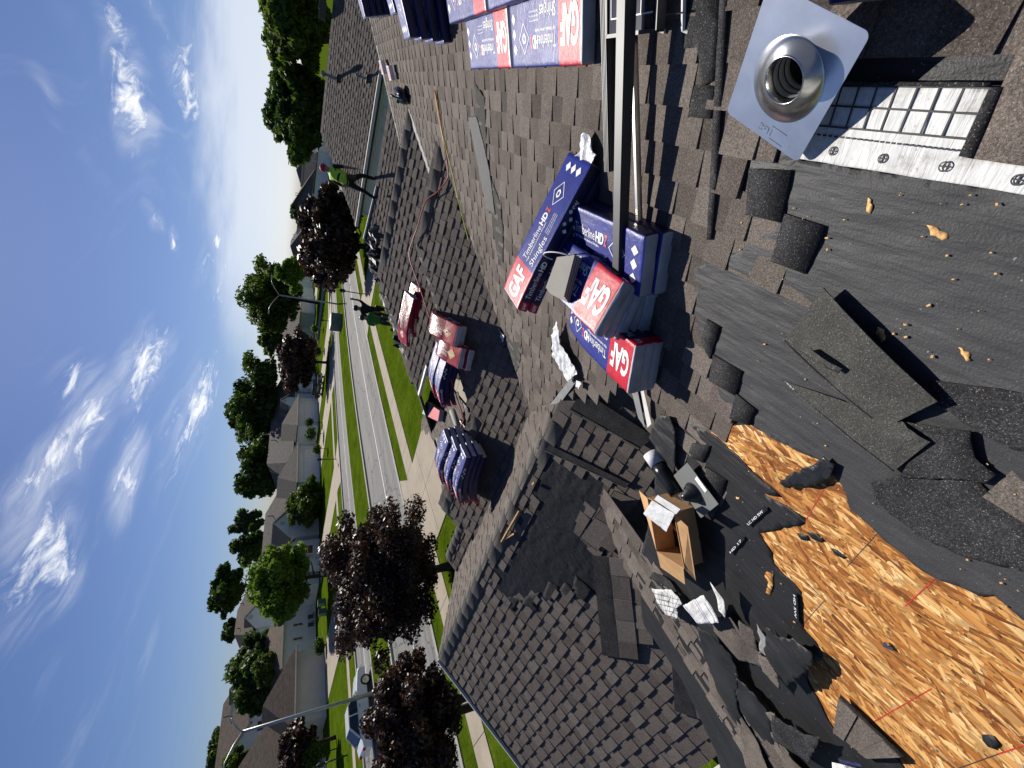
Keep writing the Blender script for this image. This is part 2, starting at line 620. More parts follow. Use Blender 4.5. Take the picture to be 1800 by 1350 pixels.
def sheet(name, plane, pts, mat, parent=None, lift=0.006, amp=0.003, thick=0.003, res=0.04, jit=0.004, step=0.03,
          wl=(.30, .07), fn=None, uv=False, seed=1, rnd=None):
    rng = random.Random(seed)
    q = [tuple(p) for p in pts] if uv else [plane.uv(*p) for p in pts]
    b = ragged(q, step, jit, rng) if jit else q
    us, vs = [p[0] for p in b], [p[1] for p in b]
    u0, u1, v0, v1 = min(us), max(us), min(vs), max(vs)
    nu, nv = int((u1 - u0) / res) + 1, int((v1 - v0) / res) + 1
    while nu * nv > 30000:
        res *= 1.4
        nu, nv = int((u1 - u0) / res) + 1, int((v1 - v0) / res) + 1
    ins = []
    for i in range(nu):
        for j in range(nv):
            p = (u0 + (i + .5 + rng.uniform(-.2, .2)) * res, v0 + (j + .5 + rng.uniform(-.2, .2)) * res)
            if inpoly(p, b): ins.append(p)
    co = [V(p) for p in b + ins]
    nb = len(b)
    r = geometry.delaunay_2d_cdt(co, [(i, (i + 1) % nb) for i in range(nb)], [], 1, 1e-5)
    vv, ff = r[0], r[2]
    top = []
    for p in vv:
        h = lift + amp * mnoise.noise(V((p.x / wl[0], p.y / wl[1], seed * 3.7)))
        if fn: h += fn(p.x, p.y)
        top.append(plane.p(p.x, p.y, h))
    k = len(top)
    verts = top + [p - plane.n * thick for p in top]
    ec = {}
    faces = []
    for f in ff:
        f = list(f)
        a, bb, c = (vv[i] for i in f[:3])
        if (bb.x - a.x) * (c.y - a.y) - (bb.y - a.y) * (c.x - a.x) < 0: f.reverse()
        faces.append(tuple(f))
        faces.append(tuple(i + k for i in reversed(f)))
        for i in range(len(f)):
            e = (f[i], f[(i + 1) % len(f)])
            if (e[1], e[0]) in ec: del ec[(e[1], e[0])]
            else: ec[e] = 1
    for (a, bb) in ec: faces.append((bb, a, a + k, bb + k))
    me = bpy.data.meshes.new(name)
    me.from_pydata(verts, [], faces)
    me.polygons.foreach_set('use_smooth', [len(f) == 3 for f in faces])
    me.update()
    if rnd is not None:
        at = me.attributes.new('rnd', 'FLOAT', 'POINT')
        at.data.foreach_set('value', [rnd] * len(verts))
    return link(name, me, mat, parent)


def strip_mesh(plane, a, b, w, lift, thick):
    """flat bar from uv a to uv b, width w"""
    a, b = V((*a, 0)), V((*b, 0))
    t = (b - a).normalized()
    n = V((-t.y, t.x, 0)) * w / 2
    return [plane.p(p.x, p.y, lift) for p in (a - n, b - n, b + n, a + n)], -plane.n * thick


# ------------------------------------------------------------------ the house we stand on
house = root('townhouse', 'brown shingled townhouse roof in the foreground, half stripped to felt and strand board', 'house')


def slab(name, plane, uvs, thick, mat, parent=house, lift=0.0):
    return MB().prism([plane.p(u, v, lift) for u, v in uvs], -plane.n * thick).build(name, mat, parent)


def wuv(plane, p):
    q = V(p) - plane.o
    return (q.dot(plane.a), q.dot(plane.d))


EAVEZ = 2.32
xe = (EAVEZ - zmain(0)) * 2
VAL = [(1330, 1540), (1268, 1348), (1260, 1318), (1200, 1195), (1135, 1095), (1128, 1000), (1150, 900), (1162, 810), (1148, 757), (1118, 688), (1040, 672)]
slab('roof_deck', MAIN, [wuv(MAIN, (x, y, zmain(x))) for x, y in ((2.6, -3.5), (2.6, 10.8), (xe, 10.8), (xe, 3.3), (-1.9, 2.95))] + [MAIN.uv(*p) for p in reversed(VAL)] + [wuv(MAIN, (-3.2, -3.5, zmain(-3.2)))], 0.05, M_FELTD, lift=-0.004)
RAKE1 = -7.22
slab('roof_deck', G1N, [wuv(G1N, p) for p in ((-1.7, 2.82, 3.67), (RAKE1, 2.82, 3.67), (RAKE1, .12, 2.32), (-3.6, .12, 2.32))] + [G1N.uv(x + 12, y) for x, y in VAL[1:-1]], 0.05, M_FELTD, lift=-0.004)
slab('roof_deck', G1F, [wuv(G1F, p) for p in ((-1.84, 2.82, 3.67), (RAKE1, 2.82, 3.67), (RAKE1, 4.6, 2.78), (-3.62, 4.6, 2.78))], 0.05, M_FELTD, lift=-0.004)
P1 = V((-1.66, 6.61, 4.51)); P2 = V((-3.60, 4.67, 3.54)); P4 = V((-5.75, 4.67, 3.54))
zg2 = lambda y: 4.51 - .5 * (6.61 - y)
slab('roof_deck', G2N, [wuv(G2N, (x, y, zg2(y))) for x, y in ((-.18, 6.61), (-1.66, 6.61), (-3.6, 4.67), (-5.75, 4.67), (-5.75, 2.2), (-4.56, 2.2))], 0.05, M_FELTD, lift=-0.004)
# far slope of the lower ridge and the hip face beyond the bend
G2L = Plane(P2, (0, .15, 1), (1, 0, 0))
G2H = Plane(P1, (-.5, 0, 1), (0, 1, 0))
g2l = [P2, P4, G2L.at(785, 783), G2L.at(740, 750), G2L.at(757, 690), G2L.at(775, 660)]
slab('roof_deck', G2L, [wuv(G2L, p) for p in g2l], 0.05, M_FELTD, lift=-0.004)
G2LP = [wuv(G2L, p) for p in g2l]
Q1 = V((-2.9, 8.50, 4.66)); Q2 = V((-4.66, 6.74, 3.78))
zg3 = lambda y: 4.66 - .5 * (8.50 - y)
slab('roof_deck', G3N, [wuv(G3N, (x, y, zg3(y))) for x, y in ((.12, 8.5), (-2.9, 8.5), (-4.66, 6.74), (-3.95, 6.74), (-3.6, 5.5), (-1.2, 5.5))], 0.05, M_FELTD, lift=-0.004)
G3H = Plane(Q1, (-.5, 0, 1), (0, 1, 0))
slab('roof_deck', G3H, [wuv(G3H, (x, y, 4.66 + .5 * (x + 2.9))) for x, y in ((-2.9, 8.5), (-4.66, 6.74), (-6.2, 6.74), (-6.2, 12.5), (-2.9, 10.6))], 0.05, M_FELTD, lift=-0.004)
# roof that rises beyond the third ridge up to the neighbour's wall
G4 = Plane((0, 12.25, 4.20), (0, -.5, 1), (-1, 0, 0))
G4B = Plane((0, 12.38, 4.265), (0, .5, 1), (1, 0, 0))
slab('roof_deck', G4B, [wuv(G4B, (x, y, 4.265 - .5 * (y - 12.38))) for x, y in ((.4, 12.38), (-3.4, 12.78), (-3.4, 14.0), (.4, 14.0))], 0.05, M_FELTD, lift=-0.004)
slab('roof_deck', G4, [wuv(G4, (x, y, 4.2 - .5 * (12.25 - y))) for x, y in ((.4, 12.35), (-3.4, 12.75), (-3.6, 10.2), (-.6, 9.6))], 0.05, M_FELTD, lift=-0.004)

# ---- where shingles are still in place (outline on the main slope as seen from the camera)
SH_MAIN = [(600, -900), (2600, -900), (2600, 60), (1752, 149), (1478, 147), (1400, 225), (1387, 282), (1378, 294), (1320, 297), (1316, 376), (1380, 374),
           (1360, 430), (1382, 470), (1420, 480), (1437, 452), (1400, 547), (1236, 474), (1245, 515), (1243, 556), (1250, 622), (1256, 664), (1297, 694), (1290, 735), (1318, 752), (1305, 798),
           (1243, 753), (1252, 780), (1234, 846), (1276, 842), (1262, 898), (1215, 880), (1180, 860), (1160, 800), (1148, 750), (1118, 690), (985, 690), (932, 762), (600, 500)]
LOOSE_RIGHT = [(1698, 280), (1800, 294), (2300, 400), (2300, 60), (1756, 148)]
SH_BL = [(1724, 792), (1800, 785), (2100, 770), (2100, 960), (1830, 930), (1735, 845), (1758, 830)]
G1_FELT = [(960, 800), (1000, 828), (1046, 842), (1060, 870), (1015, 900), (1010, 930), (1030, 958), (1058, 985), (1070, 1010), (1062, 1035), (1020, 1048), (985, 1032), (955, 1042), (915, 1050), (880, 1040), (872, 1000), (893, 985), (915, 950), (935, 900)]
G1_EXTRA = [(960, 1400), (1320, 1400), (1270, 1330), (1205, 1195), (1135, 1095), (1128, 1000), (1150, 900), (1158, 810), (1144, 760), (1112, 690), (1000, 680), (960, 760)]
EXPO = 0.143


def tabs(plane, s0, s1, u0, u1, keep, seed, edge=False):
    """one record per shingle tab: plane, u, width, s of the butt, tooth?, rnd"""
    rng = random.Random(seed)
    out = []
    k = 0
    s = s1
    while s > s0 + .04:
        u = u0 - rng.uniform(0, .3)
        tooth = rng.random() < .5
        fam = rng.random()
        while u < u1:
            w = rng.uniform(.11, .20) if tooth else rng.uniform(.08, .17)
            a, b = max(u, u0), min(u + w, u1)
            if b - a > .02 and keep((a + b) / 2, s - EXPO / 2):
                out.append((plane, a, b - a, s, tooth, min(1, max(0, rng.betavariate(2.2, 2.2) + (.06 if tooth else -.10)))))
            u += w
            tooth = not tooth
        s -= EXPO
        k += 1
    return out


def vis(plane, u, s, margin=60):
    q = topix(plane.p(u, s))
    return q is not None and -margin - 120 < q[0] < 1800 + margin and -margin - 60 < q[1] < 1350 + margin


def keep_main(u, s):
    p = MAIN.p(u, s)
    q = topix(p)
    if q is None or not (-300 < q[0] < 2100 and -260 < q[1] < 1600): return False
    if p.y > 10.6: return False
    if p.x < -1.7 and p.y > .1 and 3.67 - .5 * abs(p.y - 2.82) > p.z + .05: return False
    if p.y > 3.0 and p.y < 6.61 and zg2(p.y) > p.z + .04: return False
    if p.y >= 6.55 and 4.51 - .5 * (p.y - 6.61) > p.z + .04 and p.x < -.2: return False
    if p.y > 6.7 and p.y < 8.5 and zg3(p.y) > p.z + .04: return False
    if p.y >= 8.5 and p.x < .12 and 4.66 - .5 * (p.y - 8.5) > p.z + .05: return False
    return inpoly(q, SH_MAIN) or inpoly(q, LOOSE_RIGHT) or inpoly(q, SH_BL) or p.x < -2.4 and p.y < 2


def keep_g1(u, s):
    p = G1N.p(u, s)
    q = topix(p)
    if q is None: return False
    if p.z < zmain(p.x) - .02 and not inpoly(q, G1_EXTRA): return False
    return not inpoly(q, G1_FELT)


def keep_g2(u, s):
    p = G2N.p(u, s)
    if p.z < zmain(p.x) - .02: return False
    if p.y > 4.69 and p.x < -1.66 - (6.61 - p.y) - .02: return False
    if p.x < -5.72: return False
    return p.y < 6.61 and vis(G2N, u, s)


def keep_g3(u, s):
    p = G3N.p(u, s)
    if p.z < zmain(p.x) - .02: return False
    if p.x > -1.75 and p.z < 4.51 - .5 * abs(p.y - 6.61) - .03: return False
    if p.y < 6.74 and p.x < -3.95 + .3 * (6.74 - p.y): return False
    return p.x > -2.9 - (8.5 - p.y) - .02


REC = []
REC += tabs(MAIN, -2.9, 3.4, -2.6, 10.65, keep_main, 1)
REC += tabs(G1N, 0.10, 3.02, -1.3, -(RAKE1 - J1.x), keep_g1, 2)
REC += tabs(G2N, 0.06, 4.4, 0.0, 6.0, keep_g2, 3)
REC += tabs(G3N, 0.06, 3.3, 0.0, 5.0, keep_g3, 4)
REC += tabs(G1F, 0.15, 1.9, 0.0, 5.4, lambda u, s: True, 5) if False else []
REC += tabs(G2L, 0.05, 4.2, -6, 6, lambda u, s: inpoly((u, s), G2LP), 6)
REC += tabs(G4, -.3, 2.6, -.4, 3.45, lambda u, s: True, 8)
g1f_u0 = wuv(G1F, (RAKE1, 2.82, 3.67))[0]
REC += tabs(G1F, 0.15, 1.9, g1f_u0, 0.0, lambda u, s: G1F.p(u, s).z > zmain(G1F.p(u, s).x), 9)

REC = [r if r[0] is MAIN else (*r[:5], .30 + .5 * r[5]) for r in REC]
sizes = []
for i, r in enumerate(REC):
    pl, u, w, s, t, c = r
    p = pl.p(u + w / 2, s - EXPO / 2)
    q = topix(p)
    if q is None or not (-10 < q[0] < 1810 and -10 < q[1] < 1360):
        sizes.append(0); continue
    v = (CAM - p)
    sizes.append(w * EXPO * abs(v.normalized().dot(pl.n)) / v.length_squared)
order = sorted(range(len(REC)), key=lambda i: -sizes[i])
single = set(order[:300])
UNIT = {}
HB = {True: .0175, False: .0085}


def unit_corners(tooth):
    h = HB[tooth]
    #      u  s(0 upper,1 butt) height
    return [(0, 0, .0015), (1, 0, .0015), (1, 1, h), (0, 1, h), (0, 0, -.004), (1, 0, -.004), (1, 1, -.004), (0, 1, -.004)]


UF = [(3, 2, 1, 0), (2, 3, 7, 6), (0, 1, 5, 4), (1, 2, 6, 5), (3, 0, 4, 7)]
UF = [tuple(reversed(f)) for f in UF]
for tooth in (True, False):
    for k in range(10):
        me = bpy.data.meshes.new('shingle_tab')
        me.from_pydata(unit_corners(tooth), [], UF)
        at = me.attributes.new('rnd', 'FLOAT', 'POINT')
        at.data.foreach_set('value', [(k + .5) / 10] * 8)
        me.materials.append(M_SHINGLE)
        UNIT[(tooth, k)] = me
bv, bf, br = [], [], []
LN = EXPO + .03
for i, (pl, u, w, s, t, c) in enumerate(REC):
    if i in single:
        o = bpy.data.objects.new('shingle', UNIT[(t, min(9, int(c * 10)))])
        m = Matrix.Identity(4)
        ex, ey = pl.a * (w * .985), pl.d * LN
        og = pl.p(u, s - LN)
        for j in range(3):
            m[j][0], m[j][1], m[j][2], m[j][3] = ex[j], ey[j], pl.n[j], og[j]
        o.matrix_world = m
        COL.objects.link(o)
        o.parent = house
    else:
        k = len(bv)
        for (a, b, h) in unit_corners(t):
            bv.append(pl.p(u + a * w * .985, s - LN + b * LN, h))
        bf += [tuple(x + k for x in f) for f in UF]
        br += [c] * 8
me = npmesh('shingle_field', np.array([tuple(v) for v in bv]), np.array(bf), br)
tag(link('shingle_field', me, M_SHINGLE, house), kind='stuff')


# ---- ridge caps, one bent shingle after another
def caps(p0, p1, dl, dr, w=.15, expo=.145, seed=0, flap=None, far=None, rn=(0.45, 0.85)):
    rng = random.Random(seed)
    p0, p1 = V(p0), V(p1)
    t = (p1 - p0)
    L = t.length
    t.normalize()
    dl, dr = V(dl).normalized(), V(dr).normalized()
    up = (-(dl + dr)).normalized()
    n = int(L / expo)
    for k in range(n):
        c = p0 + t * (k * expo)
        le = expo + .05
        full = flap is None or flap(k * expo)
        secs = []
        for f, h in ((0, .020), (1, .025)):
            b = c + t * (le * (1 - f))
            prof = [dr * w, dr * (w * .45), dr * .045 - up * .001, dl * .045 - up * .001, dl * (w * .45), dl * w]
            if not full: prof[4], prof[5] = dl * .05, dl * .055
            jw = rng.uniform(-.006, .006)
            secs.append([b + q * (1 + jw) + up * h for q in prof])
        a, bsec = secs[1], secs[0]
        m = 6
        low = [p - up * .012 for p in a]
        vs = a + bsec + low
        fs = [(i, i + 1, i + 1 + m, i + m) for i in range(m - 1)] + [(i + 1, i, i + 2 * m, i + 1 + 2 * m) for i in range(m - 1)]
        fs += [(0, m, 2 * m)] + [(m - 1, 3 * m - 1, 2 * m - 1)]
        me = bpy.data.meshes.new('ridge_cap')
        me.from_pydata(vs, [], fs)
        for i in range(m - 1): me.polygons[i].use_smooth = True
        at = me.attributes.new('rnd', 'FLOAT', 'POINT')
        at.data.foreach_set('value', [rng.uniform(*rn)] * len(vs))
        link('ridge_cap', me, M_CAP, house)


dn, df = (0, -1, -.5), (0, 1, -.5)
def flap1(t):
    return not (.35 < t < 1.05 or 1.5 < t < 1.75 or 2.12 < t < 2.62)
caps(J1 + V((-.35, 0, 0)), (RAKE1, 2.82, 3.67), dn, df, .175, .26, 1, flap1)
caps(J2 + V((-.05, 0, 0)), P1, dn, df, .21, .30, 2)
hipn = V((1, -1, 0)).normalized()
caps(P1, P2, (0, -1, -.5), (-1, 0, -.5), .19, .26, 3)
caps(P2, P4, dn, df, .19, .26, 4)
caps(J3 + V((-.05, 0, 0)), Q1, dn, df, .21, .30, 5)
caps(Q1, Q2, (0, -1, -.5), (-1, 0, -.5), .12, .145, 6)

# ---- strand board laid bare, felt round it
sheet('osb_panel', MAIN, [(1243, 752), (1323, 746), (1500, 800), (1900, 1130), (2100, 1500), (1560, 1480), (1440, 1240), (1330, 960), (1330, 860)], M_OSB, house, .0015, 0, .01, .2, 0)
OSBR = [(1440, 807), (1400, 790), (1357, 768), (1323, 747)]
felt_r = [(1402, 279), (1800, 340), (2100, 385), (2100, 1290), (1890, 1130), (1800, 1087), (1770, 1061), (1750, 1044), (1725, 1046), (1689, 1030), (1652, 1018), (1624, 1002), (1591, 973),
          (1560, 951), (1534, 926), (1495, 892), (1489, 869), (1481, 851), (1440, 807), (1400, 790), (1357, 768), (1323, 747), (1310, 738), (1288, 740), (1255, 665), (1225, 560), (1222, 470), (1300, 440), (1370, 400), (1378, 300)]
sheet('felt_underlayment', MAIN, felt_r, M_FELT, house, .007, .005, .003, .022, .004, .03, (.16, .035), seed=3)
felt_l = [(1200, 740), (1243, 754), (1298, 800), (1334, 837), (1375, 873), (1342, 866), (1395, 896), (1416, 910), (1416, 920), (1395, 924), (1363, 932), (1336, 936), (1345, 951), (1359, 971), (1361, 989),
          (1379, 1010), (1395, 1022), (1410, 1040), (1412, 1103), (1434, 1126), (1448, 1154), (1420, 1177), (1422, 1199), (1444, 1236), (1467, 1281), (1530, 1268), (1600, 1360), (1560, 1500), (1330, 1520), (1266, 1345), (1258, 1318), (1200, 1195), (1130, 1095), (1122, 1000), (1146, 900), (1158, 800), (1150, 750)]
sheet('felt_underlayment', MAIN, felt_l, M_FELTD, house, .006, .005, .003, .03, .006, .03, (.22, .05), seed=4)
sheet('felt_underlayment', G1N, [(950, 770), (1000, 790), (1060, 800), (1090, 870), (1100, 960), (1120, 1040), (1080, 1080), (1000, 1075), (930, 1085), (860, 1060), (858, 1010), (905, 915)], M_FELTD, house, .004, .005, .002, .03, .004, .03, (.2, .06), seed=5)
# torn islands of felt and bare board
sheet('bare_patch', MAIN, [(1350, 1003), (1362, 1008), (1362, 1026), (1357, 1045), (1349, 1040), (1354, 1022), (1347, 1012)], M_OSB, house, .012, 0, .002, .05, .003, .012, seed=6)
for k, pl in enumerate(([(1402, 936), (1420, 940), (1424, 950), (1410, 948)], [(1420, 934), (1438, 938), (1452, 950), (1444, 953), (1430, 947)], [(1462, 963), (1472, 966), (1490, 979), (1484, 981), (1468, 972)],
                        [(1728, 1290), (1748, 1292), (1760, 1306), (1752, 1316), (1738, 1311), (1729, 1300)])):
    sheet('felt_scrap', MAIN, pl, M_FELTD, house, .006, .002, .002, .03, .002, .012, seed=20 + k)
# red chalk lines and pencil lines on the board
M_RED = simple('red chalk', (.42, .03, .02), 0.9, 0, 60, .5)
for a, b in (((1448, 861), (1416, 916)), ((1644, 1017), (1592, 1065)), ((1638, 1210), (1532, 1271)), ((1800, 1310), (1755, 1325)), ((1430, 1262), (1424, 1270))):
    q, th = strip_mesh(MAIN, MAIN.uv(*a), MAIN.uv(*b), .0035, .0022, .001)
    MB().prism(q, th).build('chalk_line', M_RED, house)
for a, b in (((1545, 935), (1490, 995)), ((1450, 1055), (1412, 1097)), ((1755, 1325), (1680, 1352))):
    q, th = strip_mesh(MAIN, MAIN.uv(*a), MAIN.uv(*b), 0.0025, .0022, .001)
    MB().prism(q, th).build('pencil_line', M_INK, house)

# ---- dark headlap squares where a course ends
for k, pl in enumerate(([(1322, 296), (1397, 298), (1379, 390), (1316, 376)], [(1385, 374), (1457, 396), (1421, 480), (1360, 458)], [(1247, 560), (1270, 573), (1252, 630), (1236, 598)],
                        [(1258, 622), (1309, 651), (1297, 694), (1250, 668)], [(1298, 690), (1333, 718), (1322, 746), (1286, 734)], [(1220, 778), (1252, 782), (1240, 812), (1212, 800)], [(1246, 820), (1280, 842), (1264, 898), (1240, 850)])):
    sheet('exposed_headlap', MAIN, pl, M_HEADLAP, house, .0165, 0, .012, .2, .0006, .06, seed=40 + k)
sheet('sealant_strip', MAIN, [(1273, -40), (1287, -40), (1268, 280), (1256, 420), (1247, 420), (1256, 270)], M_HEADLAP, house, .0165, .0005, .012, .08, .001, .05, seed=50)
sheet('exposed_headlap', MAIN, [(1212, -60), (1275, -60), (1262, 140), (1240, 150), (1232, 82), (1206, 85)], M_HEADLAP, house, .017, .001, .006, .08, .002, .04, seed=51)
sheet('exposed_headlap', MAIN, [(1226, 150), (1262, 150), (1256, 208), (1214, 205)], M_HEADLAP, house, .015, .001, .004, .08, .002, .04, seed=52)
for k, pl in enumerate(([(965, 1020), (985, 1032), (972, 1058), (955, 1046)], [(925, 1048), (950, 1040), (945, 1074), (918, 1060)], [(896, 1047), (920, 1055), (905, 1075), (885, 1060)], [(994, 1022), (1012, 1036), (1000, 1050), (984, 1036)], [(1012, 1010), (1046, 1040), (1030, 1058), (1005, 1042)])):
    sheet('exposed_headlap', G1N, pl, M_HEADLAP, house, .012, .001, .006, .08, .002, .04, seed=55 + k)

sheet('shingle_course', MAIN, [(1716, 275), (1770, 154), (1840, 0), (2100, 0), (2100, 330), (1800, 287)], M_SHINGLE, house, .024, .001, .006, .06, .001, .05, seed=66, rnd=.55)
sheet('exposed_headlap', MAIN, [(1697, 271), (1753, 151), (1775, 150), (1722, 276)], M_HEADLAP, house, .026, .001, .006, .06, .001, .05, seed=67)
sheet('exposed_headlap', MAIN, [(1478, 148), (1754, 151), (1752, 142), (1480, 141)], M_HEADLAP, house, .024, .001, .006, .06, .001, .05, seed=68)
# ---- white peel-and-stick strip with its printed grid
WS = sheet('membrane_strip', MAIN, [(1380, 226), (1478, 149), (1753, 152), (1696, 272), (1800, 289), (2050, 330), (2050, 378), (1800, 340), (1402, 277)], M_WHITEPAPER, house, .011, .0035, .003, .02, .001, .05, (.05, .20), seed=8)


def pline(mb, a, b, w, lift):
    q, th = strip_mesh(MAIN, MAIN.uv(*a), MAIN.uv(*b), w, lift, .0012)
    mb.prism(q, th)


gm = MB()
GT = [(1487, 150), (1517, 150), (1549, 150), (1583, 151), (1620, 151), (1659, 152), (1702, 152), (1748, 153)]
GB = [(1437 + 27, 219), (1493, 222), (1523, 225), (1554, 228), (1587, 231), (1624, 235), (1662, 238), (1706, 243)]
for a, b in zip(GT, GB): pline(gm, a, b, .0045, .0145)
pline(gm, (1440, 219), (1708, 243), .0045, .0148)
pline(gm, (1460, 184), (1728, 199), .0045, .0148)
pline(gm, (1480, 150), (1748, 153), .0035, .0148)
for k in range(26):
    t0, t1 = k / 26, (k + .6) / 26
    pline(gm, (1432 + 262 * t0, 234 + 29.5 * t0), (1432 + 262 * t1, 234 + 29.5 * t1), .0045, .0146)
for (x, y) in ((1470, 264), (1558, 277), (1667, 291), (1797, 314)):
    u, v = MAIN.uv(x, y)
    n = 20
    ring = []
    for rr in (.0125, .0092):
        ring.append([MAIN.p(u + rr * math.cos(2 * math.pi * i / n), v + rr * math.sin(2 * math.pi * i / n), .0152) for i in range(n)])
    gm.add(ring[0] + ring[1], [(i, (i + 1) % n, (i + 1) % n + n, i + n) for i in range(n)])
    for dx, dy in ((1, 0), (0, 1)):
        q, th = strip_mesh(MAIN, (u - dx * .012, v - dy * .012), (u + dx * .012, v + dy * .012), .003, .0152, .001)
        gm.prism(q, th)
gm.build('printed_grid', M_INK, house)

# ---- metal valleys, drip edges, gutter, rake and walls
def bar(name, pts, w, h, mat, parent=house):
    mb = MB()
    for a, b in zip(pts[:-1], pts[1:]):
        a, b = V(a), V(b)
        t = (b - a).normalized()
        s = t.cross(V((0, 0, 1))).normalized() * w / 2
        up = s.cross(t).normalized() * h
        if up.z < 0: up = -up
        mb.prism([a - s + up, b - s + up, b + s + up, a + s + up], -up)
    return mb.build(name, mat, parent)


def pxquad(name, plane, pts, mat, lift=.02, thick=.004, parent=house):
    return MB().prism([plane.at(x, y, lift) for x, y in pts], -plane.n * thick).build(name, mat, parent)


pxquad('valley_metal', MAIN, [(1003, 664), (1012, 672), (952, 752), (941, 746)], M_DULLMETAL, .03)
pxquad('valley_metal', MAIN, [(1106, 672), (1118, 674), (1134, 752), (1122, 735)], M_DULLMETAL, .03)
pxquad('valley_metal', MAIN, [(1124, 676), (1130, 680), (1145, 745), (1138, 752)], M_WHITEMETAL, .045)
v2 = [V((x, 0, 0)) for x in ()]
def valley_pt(t): return V((-.18 - 2 * t * .5, 6.61 - 2 * t * .5, 4.51 - .5 * t)) if False else V((J2.x - t, J2.y - t, J2.z - .5 * t))
bar('valley_metal', [valley_pt(t) + V((.05, -.03, .004)) for t in (.05, 1.0, 2.0, 2.75)], .09, .012, M_DULLMETAL)
bar('drip_edge', [hit(932, 764, G2N.o + G2N.n * .02, G2N.n), hit(895, 832, G2N.o + G2N.n * .02, G2N.n), hit(855, 945, G2N.o + G2N.n * .02, G2N.n)], .035, .03, M_WHITEMETAL)
bar('valley_metal', [V((J3.x - t, J3.y - t, J3.z - .5 * t + .012)) for t in (.05, .9, 1.7)], .08, .012, M_DULLMETAL)
bar('gutter', [(Q2.x, 6.70, 3.74), (-3.95, 6.70, 3.74)], .08, .05, M_WHITEMETAL)
bar('drip_edge', [(-3.42, 12.72, 4.44), (-1.9, 12.56, 4.35)], .05, .04, M_WHITEMETAL)
gy = .06
mb = MB()
for (y0, y1, z0, z1) in ((gy - .02, gy, 2.20, 2.30), (gy - .12, gy - .10, 2.19, 2.32), (gy - .12, gy, 2.18, 2.20)):
    mb.box(((-4.0 + RAKE1) / 2, (y0 + y1) / 2, (z0 + z1) / 2), (RAKE1 * -1 - 4.0, y1 - y0, z1 - z0))
mb.box((-3.99, gy - .06, 2.25), (.015, .12, .13))
mb.build('gutter', M_WHITEMETAL, house)
bar('rake_trim', [(RAKE1 - .012, 2.82, 3.61), (RAKE1 - .012, .1, 2.25)], .02, .10, M_WHITEMETAL)
mb = MB()
mb.box((-5.6, 2.7, 1.13), (2.6, 4.2, 2.26)).box((-2.5, 5.2, 1.1), (5.2, 10.0, 2.2)).box((-2.5, 8.2, 2.9), (3.6, 2.6, 1.5))
mb.prism([(-6.9, .6, 2.26), (-6.9, 4.8, 2.26), (-6.9, 2.82, 3.5)], V((.1, 0, 0)))
mb.build('wall', M_PALEWALL, house)
# raw edges of decking showing along the stripped ridge
for a, b in (((905, 938), (884, 950)), ((941, 848), (937, 852))):
    p, q = G1N.at(*a, .03), G1N.at(*b, .03)
    bar('deck_edge', [p, q], .02, .02, M_RAWWOOD)
for a, b, in (((884, 952), (915, 898)),):
    bar('deck_edge', [G1N.at(*a, .03), G1N.at(*b, .03)], .016, .03, M_RAWWOOD)
# low porch roof showing past the near ridge
PZ = Plane(hit(820, 891, (0, 4.4, 0), (0, 1, 0)), (0, -.5, 1), (-1, 0, 0))
pe0, pe1 = hit(820, 891, (0, 4.4, 0), (0, 1, 0)), hit(771, 984, (0, 4.4, 0), (0, 1, 0))
pe1 = V((pe1.x, pe1.y, pe0.z))
slab('roof_deck', PZ, [(0, 0), (pe0.x - pe1.x, 0), (pe0.x - pe1.x, 1.6), (0, 1.6)], .05, M_FELTD, lift=-.004)
pt = tabs(PZ, .05, 1.6, 0, pe0.x - pe1.x, lambda u, s: True, 11)
bv, bf, br = [], [], []
for (pl, u, w, s, t, c) in pt:
    k = len(bv)
    for (a, b, h) in unit_corners(t): bv.append(pl.p(u + a * w * .985, s - LN + b * LN, h))
    bf += [tuple(x + k for x in f) for f in UF]
    br += [c] * 8
tag(link('porch_shingles', npmesh('porch_shingles', np.array([tuple(v) for v in bv]), np.array(bf), br), M_SHINGLE, house), kind='stuff')
caps(pe0, pe1, dn, df, .13, .2, 12)
caps(hit(833, 903, PZ.o, PZ.n), hit(860, 955, PZ.o, PZ.n), (-.3, -1, -.4), (1, .2, -.4), .10, .145, 13)

# ------------------------------------------------------------------ materials of the loose things
def wrap(name, col, scuff=.5, rough=.38, white=(.62, .62, .66)):
    m, nt = newmat(name)
    p = nt.pos()
    big = nt.noise(nt.mapping(p, scale=(7, 7, 16)), 1.0, 5, .7, .6)
    fine = nt.noise(p, 45, 5, .75)
    s = nt.ramp(nt.math('ADD', nt.math('MULTIPLY', big, .75), nt.math('MULTIPLY', fine, .25)), [(.60, 0.0), (.76, 1.0)])
    c = nt.ramp(nt.noise(p, 9, 3), [(.3, tuple(x * .8 for x in col)), (.7, tuple(x * 1.15 for x in col))])
    c = nt.mix(nt.math('MULTIPLY', s, scuff), c, white)
    h = nt.math('ADD', nt.noise(nt.mapping(p, scale=(16, 30, 40)), 1, 5, .7, 1.8), nt.math('MULTIPLY', big, .8))
    setb(nt, c, rough, 0, nt.bump(h, .26, .008), .35)
    return m


